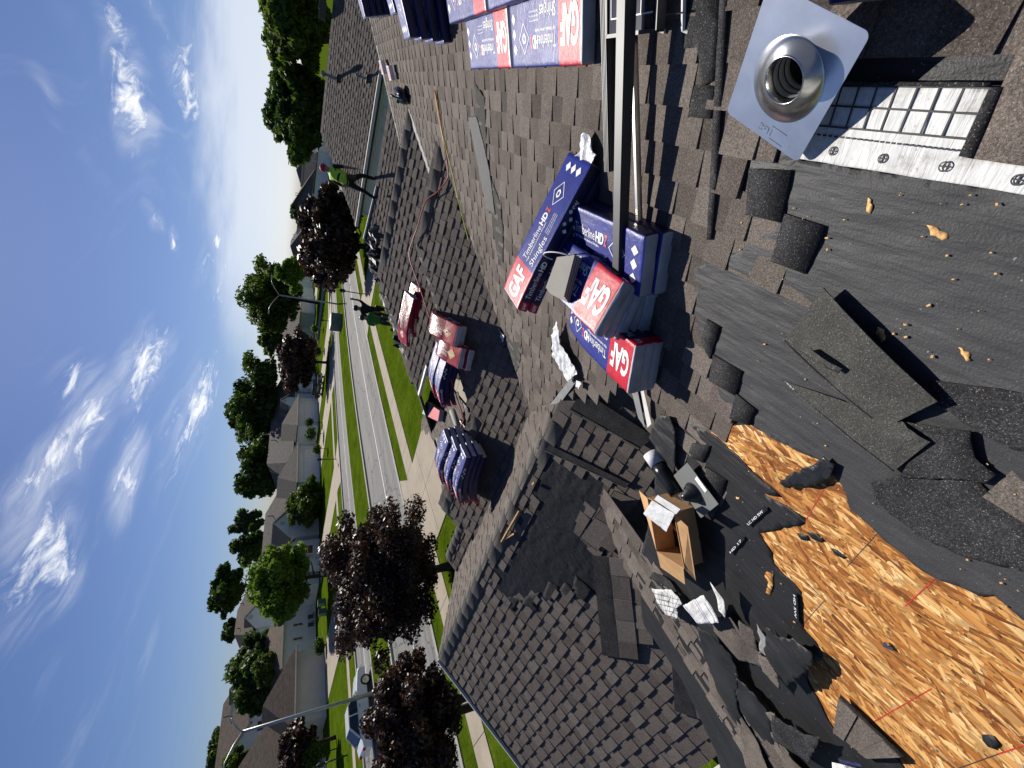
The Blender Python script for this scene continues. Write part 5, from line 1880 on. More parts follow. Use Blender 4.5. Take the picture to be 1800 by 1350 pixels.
G_ = lambda *a: [ground(*p) for p in a]
gpoly('driveway', [(-17.75, 9.2), (-16.5, 10.2), (-16.5, 10.2), (-7.2, 10.4), (-7.2, 15.6), (-16.2, 15.2), (-17.75, 16.6)], .034, M_WALK)
gpoly('driveway', [(-17.9, 33.5), (-15.05, 34.5), (-8.5, 34.5), (-8.5, 39.5), (-14.9, 39.5), (-17.0, 40.5)], .034, M_WALK)
for (x0, x1, y0, y1) in ((-54, -35, 51.8, 58.8), (-54, -34.2, 65.6, 73), (-54, -35, 19.3, 25.2), (-54, -32.5, 114, 125), (-56, -35, 34.5, 39.5), (-56, -31.8, 90, 97)):
    sh_ = bend((y0 + y1) / 2)
    gpoly('driveway', [(x1 + sh_ * .9, y0 - 1.2), (x1 + sh_ * .9, y1 + 1.2), (x1 - 3 + sh_, y1), (x0, y1), (x0, y0), (x1 - 3 + sh_, y0)], .035, M_WALK)
mb = MB()
for y in np.arange(-10, 60, 1.5):
    for xa, xb in ((-16.25, -15.05), (-39.6, -38.4)):
        mb.box(((xa + xb) / 2 + bend(y), float(y), .0305), (1.2, .03, .003))
for xx in (-14.2, -11.5, -8.8):
    mb.box((xx, 12.9, .0345), (.03, 5.0, .003))
mb.box((-11.7, 12.9, .0345), (8.6, .03, .003))
for xx in (-50, -46, -42):
    for yc, l in ((22.2, 5.8), (55.3, 7), (69.3, 7.2)):
        mb.box((xx, yc, .0355), (.05, l, .003))
for yc in (22.2, 55.3, 69.3): mb.box((-45.5, yc, .0357), (15, .05, .003))
tag(mb.build('pavement_joints', M_JOINT), kind='stuff')

# ------------------------------------------------------------------ trees
def leaf_mat(name, stops, trans=.35, rough=.6, spec=.25):
    m, nt = newmat(name)
    c = nt.ramp(nt.attr('rnd'), stops)
    setb(nt, c, rough, 0, None, spec)
    tr = nt.new('ShaderNodeBsdfTranslucent')
    nt.put(tr.inputs[0], nt.mix(1.0, c, (1.5, 1.6, .8), 'MULTIPLY'))
    mx = nt.new('ShaderNodeMixShader')
    mx.inputs[0].default_value = trans
    out = nt.n['Material Output']
    nt.l.new(nt.b.outputs[0], mx.inputs[1])
    nt.l.new(tr.outputs[0], mx.inputs[2])
    nt.l.new(mx.outputs[0], out.inputs[0])
    return m


L_DARK = leaf_mat('dark green leaves', [(0, (.016, .034, .007)), (.5, (.038, .070, .013)), (1, (.075, .115, .020))])
L_MID = leaf_mat('mid green leaves', [(0, (.030, .056, .008)), (.5, (.065, .105, .015)), (1, (.11, .15, .022))])
L_BRIGHT = leaf_mat('bright green leaves', [(0, (.045, .090, .010)), (.5, (.095, .165, .018)), (1, (.150, .220, .030))], .4)
L_PALE = leaf_mat('pale green leaves', [(0, (.035, .058, .022)), (.5, (.062, .095, .040)), (1, (.10, .14, .065))], .35)
L_MAROON = leaf_mat('maroon leaves', [(0, (.014, .007, .006)), (.5, (.036, .016, .013)), (1, (.085, .040, .030))], .22, .45, .4)
M_BARK = simple('dark bark', (.045, .034, .027), .95, 0, 12, .35, .02, 30)


def leaves(rs, blobs, n, size, flat=.5):
    """numpy leaf quads on the shells of many blobs; returns verts, faces, rnd"""
    blobs = np.array(blobs)
    w = blobs[:, 3] * blobs[:, 4]
    idx = rs.choice(len(blobs), n, p=w / w.sum())
    b = blobs[idx]
    d = rs.normal(size=(n, 3))
    d /= np.linalg.norm(d, axis=1)[:, None]
    rr = rs.uniform(.25, 1.22, n) ** .7
    c = b[:, :3] + d * b[:, 3:6] * rr[:, None]
    nrm = d + rs.normal(size=(n, 3)) * .8
    nrm[:, 2] += .35
    nrm /= np.linalg.norm(nrm, axis=1)[:, None]
    t = np.cross(nrm, rs.normal(size=(n, 3)))
    t /= np.linalg.norm(t, axis=1)[:, None]
    u = np.cross(nrm, t)
    s = size * rs.uniform(.6, 1.3, n)[:, None]
    v = np.stack([c - t * s, c + u * s * .55, c + t * s, c - u * s * .55], 1).reshape(-1, 3)
    f = np.arange(4 * n).reshape(n, 4)
    tone = rs.uniform(.0, 1., len(blobs))[idx] * .45 + rs.uniform(0, 1, n) * .55
    return v, f, np.repeat(np.clip(tone, 0, 1), 4)


def tree(name, label, c, rxy, rz, leaf, n, size, mat, trunk_r=.2, nblob=26, seed=0, group=None, stems=1, base=None, cone=0.0, cat='tree', gap=.42):
    """crown centre c, radii rxy and rz; trunk from the ground to the crown"""
    rs = np.random.RandomState(seed + 11)
    c = V(c)
    bx, by = (base or (c.x, c.y))
    r = root(name, label, cat, group, (bx, by, 0))
    bl = []
    for k in range(nblob):
        d = rs.normal(size=3)
        d /= np.linalg.norm(d)
        q = rs.uniform(.30, .95) ** .8 * (1 - gap * .5)
        h = d[2]
        taper = 1 - cone * max(0, h) * .8
        br = rs.uniform(gap * .5, gap)
        bl.append((d[0] * rxy * q * taper, d[1] * rxy * q * taper, d[2] * rz * q, rxy * br * (1 - .35 * cone), rxy * br * (1 - .35 * cone), min(rz, rxy * 1.2) * br * .85))
    bl.append((0, 0, 0, rxy * .5, rxy * .5, rz * .5))
    v, f, t = leaves(rs, bl, n, size)
    v = v + np.array([c.x - bx, c.y - by, c.z])
    link(leaf, npmesh(leaf, v, f, t), mat, r)
    mb = MB()
    top = V((c.x - bx, c.y - by, c.z))
    for s in range(stems):
        off = V((rs.uniform(-.25, .25), rs.uniform(-.25, .25), 0)) * (stems - 1)
        p0 = off * .5
        fork = V((0, 0, max(.6, (c.z - rz) * .9))) + off
        mb.tube([p0 + V((0, 0, -.1)), p0.lerp(fork, .5) + V((rs.uniform(-.05, .05), 0, 0)), fork, top * .7 + fork * .3 + V((0, 0, 0)), top + V((0, 0, rz * .4))], [trunk_r * 1.25, trunk_r, trunk_r * .9, trunk_r * .5, trunk_r * .12], 8)
        for k in range(9):
            b = bl[rs.randint(len(bl))]
            e = top + V(b[:3])
            st = fork.lerp(top, rs.uniform(0, .7))
            mid = st.lerp(e, .5) + V((0, 0, -.1 * rxy))
            mb.tube([st, mid, e], [trunk_r * .42, trunk_r * .25, trunk_r * .06], 6)
    mb.build('trunk', M_BARK, r, True)
    return r


TREES = [  # label, pixel centre, half extent along x and y of the picture, distance, leaf material, leaves, leaf size, trunk, cone, stems
    ('large maroon leaved tree standing just past the gable ridge', (672, 1012), 112, 150, 16.5, L_MAROON, 46000, .072, .16, 0, 2),
    ('maroon leaved tree with forked trunk at the lower picture edge beyond the near gable', (722, 1275), 95, 120, 13.6, L_MAROON, 42000, .062, .13, 0, 2),
    ('maroon leaved tree with a dark straight trunk behind the three workers', (577, 420), 52, 92, 44, L_MAROON, 14000, .26, .30, 0, 1),
    ('dark dense tree rising behind the neighbour roof', (520, 194), 55, 84, 36, L_DARK, 16000, .20, .3, 0, 1),
    ('yellow green loose tree at the top picture edge behind the neighbour roof', (518, 42), 57, 80, 34, L_MID, 13000, .20, .3, 0, 1),
    ('small rounded green tree in front of the first house across the road', (512, 480), 33, 33, 88, L_BRIGHT, 5000, .30, .2, .4, 1),
    ('tall spreading tree behind the first house across the road', (478, 520), 55, 66, 118, L_MID, 9000, .50, .4, 0, 1),
    ('broad dense tree behind the second house across the road', (452, 700), 50, 84, 112, L_DARK, 11000, .50, .4, 0, 1),
    ('thin loose topped tree above the ridge of the second house', (428, 742), 28, 16, 116, L_PALE, 1600, .40, .2, 0, 1),
    ('pale small tree between the first two houses across the road', (476, 600), 22, 30, 120, L_PALE, 3000, .5, .2, 0, 1),
    ('dark rounded tree behind the third house across the road', (455, 822), 46, 56, 104, L_DARK, 9000, .45, .4, 0, 1),
    ('thin pale tree beside the dark rounded tree', (434, 918), 32, 24, 112, L_PALE, 2600, .40, .2, 0, 1),
    ('mid green tree behind the gabled third house', (440, 960), 36, 36, 106, L_DARK, 5000, .45, .3, 0, 1),
    ('tall green tree above the two storey house', (398, 1035), 34, 48, 118, L_DARK, 7000, .50, .4, 0, 1),
    ('small tree behind the two storey house roof', (404, 1108), 14, 18, 120, L_DARK, 1800, .45, .2, 0, 1),
    ('wide green tree between the big garage and the two storey house', (445, 1180), 48, 60, 78, L_DARK, 9000, .36, .35, 0, 1),
    ('lighter green young tree in front of the wide green tree', (468, 1172), 24, 28, 72, L_MID, 3000, .30, .15, 0, 1),
    ('bright yellow green tree in front of the two storey house', (492, 1022), 60, 66, 58, L_BRIGHT, 15000, .24, .25, 0, 1),
    ('green rounded lawn tree by the third garage', (541, 884), 36, 46, 70, L_MID, 9000, .24, .14, 0, 2),
    ('maroon leaved tree with twin trunks on the lawn across the road', (520, 632), 40, 58, 76, L_MAROON, 10000, .30, .16, 0, 2),
    ('maroon leaved small tree by the big garage at the picture edge', (523, 1318), 36, 46, 50, L_MAROON, 8000, .20, .15, 0, 1),
    ('small tree at the lower picture edge behind the brown roofed house', (376, 1325), 12, 34, 110, L_DARK, 2200, .4, .2, 0, 1),
    ('green bush tree at the lower left horizon', (415, 1345), 26, 26, 84, L_MID, 2500, .36, .2, 0, 1),
    ('narrow dark tree far off beside the far street lamp', (535, 265), 16, 26, 150, L_DARK, 2500, .5, .25, 0, 1),
    ('far rounded tree above the distant roofs', (520, 372), 10, 20, 190, L_DARK, 1500, .6, .25, 0, 1),
    ('dark maroon tree far off in front of distant roofs', (548, 268), 16, 18, 120, L_MAROON, 2500, .40, .25, 0, 1),
]
for i, (lab, (cx, cy), hx_, hy_, d, mat, n, sz, tr, cone, st) in enumerate(TREES):
    c = away(cx, cy, d)
    k = (c - CAM).length / FPX * (math.cos(math.atan2(math.hypot(cx - 900, cy - 675), FPX)))
    rz = hx_ * k
    rxy = hy_ * k
    nm = 'maroon_tree' if mat is L_MAROON else 'leafy_tree'
    g_ = 1.02 if i < 2 else 1.10
    tree(nm, lab, c, rxy * g_, rz * (1.0 if i < 5 else .93), 'crown', n if i < 2 else int(n * 1.8), sz, mat, tr, 120 if i < 2 else (95 if n > 7000 else 45), i * 7, 'trees along the avenue', st, None, cone, 'tree', .25 if i > 1 else .20)

# low shrubs
SHR = [('round clipped shrub left of the two by the third house', (549, 882), 8, 6, 73), ('round clipped shrub right of the two by the third house', (557, 902), 7, 7, 71), ('small shrub by the far end of the second garage', (545, 762), 10, 12, 74),
       ('pale shrub at the corner of the third garage', (556, 789), 7, 8, 66), ('leafy shrub beside the big garage drive', (562, 1135), 8, 11, 58), ('shrub by the first house corner', (552, 578), 6, 7, 92), ('shrub below the maroon lawn tree by the first house', (558, 617), 6, 8, 84),
       ('grey green shrub at the lower picture edge lawn', (550, 1330), 14, 18, 49), ('dark shrub along the second house wall', (543, 742), 7, 8, 78)]
for i, (lab, (cx, cy), hx_, hy_, d) in enumerate(SHR):
    c = away(cx, cy, d)
    k = d / FPX * 1.05
    rs = np.random.RandomState(i + 300)
    c.z = max(c.z, hx_ * k * .9)
    o = root('shrub', lab, 'shrub', 'shrubs by the houses', (c.x, c.y, 0))
    bl = [(rs.uniform(-.4, .4) * hy_ * k, rs.uniform(-.4, .4) * hy_ * k, c.z + rs.uniform(-.2, .2) * hx_ * k, hy_ * k * .6, hy_ * k * .6, hx_ * k * .7) for _ in range(7)]
    v, f, t = leaves(rs, bl, 1400, .12)
    v[:, 2] = np.maximum(v[:, 2], .02)
    link('foliage', npmesh('foliage', v, f, t), L_MID if i % 2 else L_DARK, o)
    mb = MB(); mb.tube([(0, 0, 0), (0, 0, c.z)], [.05, .02], 6); mb.build('stem', M_BARK, o)

# ------------------------------------------------------------------ houses across the road
def roof_mat(name, a, b):
    m, nt = newmat(name)
    p = nt.pos()
    g = nt.new('ShaderNodeSeparateXYZ')
    nt.put(g.inputs[0], p)
    row = nt.math('FLOOR', nt.math('MULTIPLY', g.outputs[2], 14.0))
    cb = nt.new('ShaderNodeCombineXYZ')
    nt.put(cb.inputs[0], nt.math('FLOOR', nt.math('ADD', nt.math('MULTIPLY', g.outputs[0], 3.2), nt.math('MULTIPLY', row, .37))))
    nt.put(cb.inputs[1], nt.math('FLOOR', nt.math('ADD', nt.math('MULTIPLY', g.outputs[1], 3.2), nt.math('MULTIPLY', row, .61))))
    nt.put(cb.inputs[2], row)
    wn = nt.new('ShaderNodeTexWhiteNoise', noise_dimensions='3D')
    nt.put(wn.inputs[0], cb.outputs[0])
    big = nt.noise(p, .6, 4, .6)
    f = nt.math('ADD', nt.math('MULTIPLY', wn.outputs[0], .55), nt.math('MULTIPLY', big, .45))
    c = nt.ramp(f, [(.2, a), (.8, b)])
    fr = nt.math('FRACT', nt.math('MULTIPLY', g.outputs[2], 14.0))
    setb(nt, c, .95, 0, nt.bump(fr, .5, .02), .15)
    return m


M_ROOFA = roof_mat('weathered grey shingles', (.085, .076, .068), (.150, .136, .122))
M_ROOFB = roof_mat('brown shingles', (.080, .062, .050), (.135, .108, .088))
M_WALLA = simple('grey green siding', (.70, .74, .71), .8, 0, 1.2, .07)
M_WALLB = simple('beige siding', (.68, .63, .53), .8, 0, 1.2, .07)
M_WALLC = simple('pale grey siding', (.72, .74, .73), .8, 0, 1.2, .07)
M_TRIM = simple('cream trim', (.66, .63, .55), .6, 0, 3, .06)
M_DOOR = simple('pale garage door', (.46, .47, .49), .6, 0, 1.5, .06)
M_DOORB = simple('tan garage door', (.42, .39, .33), .6, 0, 1.5, .06)
M_GLASS = simple('dark window glass', (.02, .025, .03), .08, 0, 2, .2)


def roofpoly(mb, faces, th=.16):
    for f in faces: mb.prism([V(p) for p in f], V((0, 0, -th)))


def hiproof(x0, x1, y0, y1, ez, rz, axis, ha, hb_):
    """faces of a roof over a rectangle; axis of the ridge, how far each end hips in (0 = gable)"""
    if axis == 'y':
        xm = (x0 + x1) / 2
        a, b = V((xm, y0 + ha, rz)), V((xm, y1 - hb_, rz))
        f = [[(x0, y0, ez), a, b, (x0, y1, ez)], [(x1, y1, ez), b, a, (x1, y0, ez)]]
        if ha: f.append([(x1, y0, ez), a, (x0, y0, ez)])
        if hb_: f.append([(x0, y1, ez), b, (x1, y1, ez)])
    else:
        ym = (y0 + y1) / 2
        a, b = V((x0 + ha, ym, rz)), V((x1 - hb_, ym, rz))
        f = [[(x1, y0, ez), b, a, (x0, y0, ez)], [(x0, y1, ez), a, b, (x1, y1, ez)]]
        if ha: f.append([(x0, y0, ez), a, (x0, y1, ez)])
        if hb_: f.append([(x1, y1, ez), b, (x1, y0, ez)])
    return f


def part(r, name, mb, mat, parent=None): return mb.build(name, mat, parent or r)


def window_x(r, x, y, z, w, h, mat=None):
    """window on a wall that faces +x"""
    fr = MB()
    for (dy, dz, sy, sz) in ((-w / 2, 0, .09, h + .18), (w / 2, 0, .09, h + .18), (0, -h / 2, w, .09), (0, h / 2, w, .09), (0, 0, w, .05)):
        fr.box((x + .03, y + dy, z + dz), (.06, sy, sz))
    o = fr.build('window', M_TRIM, r)
    p = MB().box((x + .012, y, z), (.02, w, h)).build('pane', M_GLASS, o)
    return o


def garage_x(r, x, y0, y1, z1, mat, rows=4):
    """panelled garage door on a wall facing +x, with a trim frame"""
    d = MB()
    for k in range(rows):
        h = z1 / rows
        d.box((x - .06, (y0 + y1) / 2, h * (k + .5)), (.05, y1 - y0, h - .025))
    o = d.build('garage_door', mat, r)
    t = MB()
    t.box((x + .02, y0 - .09, z1 / 2 + .05), (.07, .18, z1 + .1)).box((x + .02, y1 + .09, z1 / 2 + .05), (.07, .18, z1 + .1)).box((x + .02, (y0 + y1) / 2, z1 + .10), (.07, y1 - y0 + .02, .18))
    t.build('garage_trim', M_TRIM, r)


def walls(r, boxes, mat):
    mb = MB()
    for (x0, x1, y0, y1, z0, z1) in boxes: mb.box(((x0 + x1) / 2, (y0 + y1) / 2, (z0 + z1) / 2), (x1 - x0, y1 - y0, z1 - z0))
    mb.build('wall', mat, r)


def house_(label, mainb, gar, ez, rz, hips, roofm, wallm, doorm, dormers=(), wins=(), gridge=6.0, gez=None, chim=None, name='house'):
    x0, x1, y0, y1 = mainb
    r = root(name, label, 'house', 'houses along the avenue', (x1, (y0 + y1) / 2, 0))
    o0 = r.location.copy()
    r.location = (0, 0, 0)
    bx = [(x0, x1, y0, y1, 0, ez)]
    ov = .45
    mb = MB()
    roofpoly(mb, hiproof(x0 - ov, x1 + ov, y0 - ov, y1 + ov, ez, rz, 'y', *hips))
    if gar:
        gx, g0, g1 = gar
        ge = gez or ez - .35
        bx.append((x1 - .5, gx, g0, g1, 0, ge))
        roofpoly(mb, hiproof(x1 - (gx - x1) * .2 - 3.5, gx + ov, g0 - ov, g1 + ov, ge, gridge, 'x', 0, (g1 - g0) * .42))
        mbf = MB()
        mbf.box((gx + ov + .05, (g0 + g1) / 2, ge - .06), (.12, g1 - g0 + .9, .14))
        mbf.build('gutter', M_TRIM, r)
        garage_x(r, gx, g0 + .75, g1 - .75, 2.25, doorm)
    # closed gable ends
    gm = MB()
    for yy, hp in ((y0, hips[0]), (y1, hips[1])):
        if not hp: gm.prism([(x0, yy, ez), (x1, yy, ez), ((x0 + x1) / 2, yy, rz - .2)], V((0, .08 if yy == y0 else -.08, 0)))
    if gm.v: gm.build('gable_wall', wallm, r)
    walls(r, bx, wallm)
    rf = mb.build('roof', roofm, r)
    for (dy, dw, dz, dx) in dormers:          # gabled bay facing the road: centre, width, peak, front
        d = MB()
        h = dw * .42
        base = dz - h
        d.prism([(dx, dy - dw / 2, base), (dx, dy + dw / 2, base), (dx, dy, dz - .12)], V((-.1, 0, 0)))
        d.box((dx - .6, dy, base / 2), (1.0, dw, base))
        d.build('gable_front', wallm, r)
        d = MB()
        roofpoly(d, [[(dx + .35, dy - dw / 2 - .3, base - .1), (dx + .35, dy, dz), (dx - 5, dy, dz), (dx - 5, dy - dw / 2 - .3, base - .1)], [(dx - 5, dy + dw / 2 + .3, base - .1), (dx - 5, dy, dz), (dx + .35, dy, dz), (dx + .35, dy + dw / 2 + .3, base - .1)]], .12)
        d.build('dormer_roof', roofm, rf)
        d = MB()
        for s in (-1, 1):
            d.prism([(dx + .36, dy + s * (dw / 2 + .3), base - .25), (dx + .36, dy, dz - .15), (dx + .36, dy, dz + .01), (dx + .36, dy + s * (dw / 2 + .3), base - .09)], V((.04, 0, 0)))
        d.build('rake_board', M_TRIM, rf)
        d = MB()
        d.lathe((dx + .02, dy, base + h * .42), [(.34, 0), (.34, .03), (.26, .03), (.001, .02)], 16, (1, 0, 0))
        d.build('round_vent', M_DOOR, r)
    for (wx, wy, wz, ww, wh) in wins: window_x(r, wx, wy, wz, ww, wh)
    for k in range(2):
        xm = (x0 + x1) / 2
        pv = MB()
        pv.tube([(xm + 2.0, y0 + (y1 - y0) * (.3 + .4 * k), rz - 1.2), (xm + 2.0, y0 + (y1 - y0) * (.3 + .4 * k), rz - .35)], .07, 8)
        pv.build('vent_pipe', M_BLACK, rf)
    mbf = MB()
    mbf.box((x1 + ov + .06, (y0 + y1) / 2, ez - .06), (.12, y1 - y0 + .9, .14))
    mbf.build('gutter', M_TRIM, r)
    return r


house_('low grey house farthest right across the road behind the small rounded tree', (-70, -58, 104, 150), (-53.6, 113.2, 125.4), 4.0, 8.0, (6, 6), M_ROOFA, M_WALLA, M_DOOR, ((134, 6, 6.4, -56),), ((-57.98, 108, 1.8, 1.6, 1.3),))
house_('long grey roofed house with dark car and maroon tree in front', (-71, -58, 60, 97), (-53.6, 65.0, 73.6), 3.9, 8.0, (7, 6), M_ROOFA, M_WALLC, M_DOOR, ((84, 5, 6.3, -56.5), (77.0, 3.2, 6.6, -57)), ((-57.98, 62, 2.2, .5, 1.0), (-55.4, 85, 1.6, 1.5, 1.5)))
house_('grey roofed house with gables and hipped garage across the road', (-70, -58, 36, 58.5), (-53.6, 51.0, 59.4), 3.7, 7.4, (5, 5), M_ROOFA, M_WALLC, M_DOOR, ((45.6, 5.2, 6.2, -56.5), (39.6, 4.6, 5.4, -56)), ((-55.4, 45.6, 1.6, 1.8, 1.4), (-54.9, 39.4, 1.7, 1.4, 1.4)))
house_('house with pale blank side wall and chairs behind the bright green tree', (-80, -63, 28.5, 38), None, 4.0, 7.0, (5, 5), M_ROOFB, M_WALLC, M_DOOR, (), ((-62.98, 33.4, 2.2, .35, 1.1), (-62.98, 31.5, 2.2, .35, 1.1)))
house_('brown roofed house with large tan garage door at the lower horizon', (-68, -57.5, 4, 23), (-54, 18.6, 25.6), 3.2, 7.6, (0, 4), M_ROOFB, M_WALLB, M_DOORB, ((12.5, 6.5, 5.6, -55.5),), (), 5.8, 2.95)
# two storey houses behind
for (lab, b, ez, rz, dorm, wn) in (('two storey house with grey hipped roof behind the bright green tree', (-92, -80, 42.5, 54), 8.0, 10.8, ((45.0, 4, 9.3, -79.4),), ((-79.9, 46.5, 7.0, .9, .9), (-79.9, 51, 6.9, .9, .9))),
                                   ('tall two storey house with brown roof and gables at the lower horizon', (-97, -85, 20, 41), 7.4, 11.3, ((36.5, 7, 10.4, -84.4), (28.0, 6, 9.6, -84.2)), ((-84.3, 38.6, 6.2, 1.4, 1.5), (-84.3, 30.4, 5.4, 1.3, 1.5), (-84.9, 24.0, 5.6, 1.4, 1.5)))):
    house_(lab, b, None, ez, rz, (4, 4), M_ROOFB, M_WALLC, M_DOOR, dorm, wn)
# distant houses where the avenue bends
for k, (pa, pb, zr, lab) in enumerate((((522, 268), (519, 330), 8.0, 'distant dark roofed house above the bend of the avenue'), ((512, 395), (508, 470), 8.2, 'distant long roofed house behind the maroon tree'), ((528, 225), (524, 262), 7.6, 'distant roof right of the far street lamp'),
                                       ((516, 335), (513, 380), 8.4, 'distant roof between the bend and the maroon tree'))):
    qa, qb = away(*pa, 150 - 12 * k), away(*pb, 150 - 12 * k)
    qc = (qa + qb) / 2
    L_ = (qa - qb).length
    zr = max(6.5, qc.z)
    xw = 8.0
    house_(lab, (qc.x - xw, qc.x + xw, qc.y - L_ * .3, qc.y + L_ * .75), (qc.x + xw + 4, qc.y - L_ * .25, qc.y - L_ * .25 + 7), zr - 3.6, zr, (4, 4), M_ROOFA, M_WALLA, M_DOOR, ((qc.y + L_ * .3, 5, zr - 1.5, qc.x + xw + 1.2),), ((qc.x + xw + .02, qc.y + L_ * .1, 1.8, 1.4, 1.3),))

# neighbour's hipped house at the upper right
rn = root('house', 'neighbour house with pale green wall and wide grey hipped roof beyond our roof', 'house', 'houses along the avenue', (0, 0, 0))
ea, eb = V((1.6, 15.8, 4.30)), V((-3.95, 16.15, 4.30))
along = (eb - ea).normalized()
back = V((along.y, -along.x, 0))
if back.y < 0: back = -back
ea2 = ea - along * 9
e_fl = [ea2, eb]
rid = []
NP = Plane(eb, -(back * .5) + V((0, 0, 1)), along)
rl = NP.at(563, 232)
dist_r = (rl - eb).dot(back)
rr_ = ea2 + back * dist_r + V((0, 0, .5 * dist_r))
br, blk = ea2 + back * dist_r * 2, eb + back * dist_r * 2
nm = (rl - eb).dot(-along)
rl = eb - along * nm + back * dist_r + V((0, 0, .5 * dist_r))
faces = [[ea2, rr_, rl, eb], [eb, rl, blk], [blk, rl, rr_, br]]
mb = MB()
for f in faces:
    mb.prism([V(p) for p in f], V((0, 0, -.12)))
M_ROOFN = roof_mat('neighbour shingles', (.065, .056, .050), (.110, .096, .085))
nroof = mb.build('roof', M_ROOFN, rn)
# courses of the near slope as real overlapping bands, individually cut tabs joined
pl = Plane(eb, -(back * .5) + V((0, 0, 1)), along)
bv, bf, brn = [], [], []
smax = dist_r * 1.118
PN = Plane(rl, -(back * .5) + V((0, 0, 1)), along)
ua, ub = wuv(PN, ea2)[0], wuv(PN, eb)[0]
recs = tabs(PN, .05, smax, min(ua, ub), max(ua, ub), lambda u, s: (PN.p(u, s) - eb).dot(-along) > (nm * (1 - s / smax)) * 0 + nm * ((PN.p(u, s) - eb).dot(back) / dist_r) + .03 and vis(PN, u, s), 21)
for (p_, u, w, s, t, c) in recs:
    k = len(bv)
    for (a, b, h) in unit_corners(t): bv.append(p_.p(u + a * w * .985, s - LN + b * LN, h))
    bf += [tuple(x + k for x in f) for f in UF]
    brn += [c] * 8
tag(link('shingle_field', npmesh('shingle_field', np.array([tuple(v) for v in bv]), np.array(bf), brn), M_SHINGLE, nroof), kind='stuff')
wmb = MB()
wa, wb = ea2 + back * .4 + V((0, 0, -.06)), eb + back * .4 - along * .35 + V((0, 0, -.06))
wmb.prism([wa, wb, V((wb.x, wb.y, 0)), V((wa.x, wa.y, 0))], back * .15)
wmb.prism([wb, wb + back * (dist_r * 2 - .8), V(((wb + back * (dist_r * 2 - .8)).x, (wb + back * (dist_r * 2 - .8)).y, 0)), V((wb.x, wb.y, 0))], -along * .15)
wmb.build('wall', M_WALLA, rn)
sid = MB()
for k in range(6):
    z = 4.18 - .11 * k
    sid.prism([V((wa.x, wa.y, z)) - back * .012, V((wb.x, wb.y, z)) - back * .012, V((wb.x, wb.y, z - .012)) - back * .002, V((wa.x, wa.y, z - .012)) - back * .002], back * .01)
sid.build('siding_lap', M_WALLA, rn)
bar('soffit', [ea2 + V((0, 0, -.05)), eb + V((0, 0, -.05))], .12, .09, M_WALLB, rn)
cm = MB()
cm.prism([wb - back * .02, wb - back * .02 - along * .09, V((*(wb - back * .02 - along * .09)[:2], 3.0)), V((*(wb - back * .02)[:2], 3.0))], back * .02)
cm.build('corner_board', M_TRIM, rn)
def on_wall(x, y): return hit(x, y, wa - back * .03, back)
for (c4, nm_) in ((((674, 186), (688, 191), (686, 212), (672, 205)), 'attic_vent'), (((671, 224), (683, 226), (680, 238), (670, 233)), 'service_box')):
    q = [on_wall(*p) for p in c4]
    o = MB().prism(q, back * .04).build(nm_, M_TRIM, rn)
    cc = sum(q, V((0, 0, 0))) / 4
    MB().prism([cc + (p - cc) * .72 - back * .006 for p in q], back * .01).build('louvre', M_WALLC if nm_ == 'attic_vent' else M_WALLB, o)
# pipes and vents on the neighbour's roof
def roofvent(label_, x, y, h, r_):
    p = NP.at(x, y)
    mb = MB()
    mb.tube([p, p + V((0, 0, h))], r_, 10)
    mb.tube([p + V((0, 0, h)), p + V((0, 0, h + .1))], [r_ * 1.7, r_ * 1.5], 10)
    o = mb.build('vent_pipe', M_DULLMETAL, nroof, True)
    b = MB().prism([p + along * .12 - back * .12 + NP.n * .02, p + along * .12 + back * .12 + NP.n * .02, p - along * .12 + back * .12 + NP.n * .02, p - along * .12 - back * .12 + NP.n * .02], -NP.n * .015)
    b.build('flashing', M_DULLMETAL, o)
roofvent('', 592, 139, .38, .055)
roofvent('', 644, 139, .22, .035)
for (x, y) in ((573, 5), (573, 22)):
    p = NP.at(x, y)
    MB().box(p + V((0, 0, .10)), (.45, .45, .2)).build('box_vent', M_BLACK, nroof)

# ------------------------------------------------------------------ street furniture
M_POLE = simple('galvanised pole', (.38, .39, .38), .45, .5, 3, .1)
M_LAMPGLASS = simple('lamp lens', (.55, .53, .46), .3)


def street_lamp(label, base, top_z, arms, r0=.10):
    b = V((base[0], base[1], 0))
    r = root('street_lamp', label, 'street lamp', 'tall street lamps on the median', b)
    mb = MB(); mb.tube([(0, 0, .1), (0, 0, top_z * .5), (0, 0, top_z)], [r0, r0 * .8, r0 * .6], 12); mb.lathe((0, 0, 0), [(r0 * 1.8, 0), (r0 * 1.8, .12), (r0 * 1.1, .16), (r0 * 1.0, .2)], 12)
    mb.build('pole', M_POLE, r, True)
    for (dx, dy, dz) in arms:
        mb = MB()
        pts = [V((0, 0, top_z - .05)), V((dx * .35, dy * .35, top_z + dz * .45)), V((dx * .8, dy * .8, top_z + dz * .92)), V((dx, dy, top_z + dz))]
        mb.tube(pts, [.045, .04, .035, .03], 8)
        o = mb.build('arm', M_POLE, r, True)
        t = V((dx, dy, 0)).normalized()
        mb = MB()
        c = V((dx, dy, top_z + dz)) + t * .28
        mb.box(c, (.62, .24, .12), Matrix.Rotation(math.atan2(t.y, t.x), 3, 'Z'))
        h = mb.build('lamp_head', M_POLE, o)
        MB().box(c + V((0, 0, -.075)), (.4, .18, .05), Matrix.Rotation(math.atan2(t.y, t.x), 3, 'Z')).build('lens', M_LAMPGLASS, h)


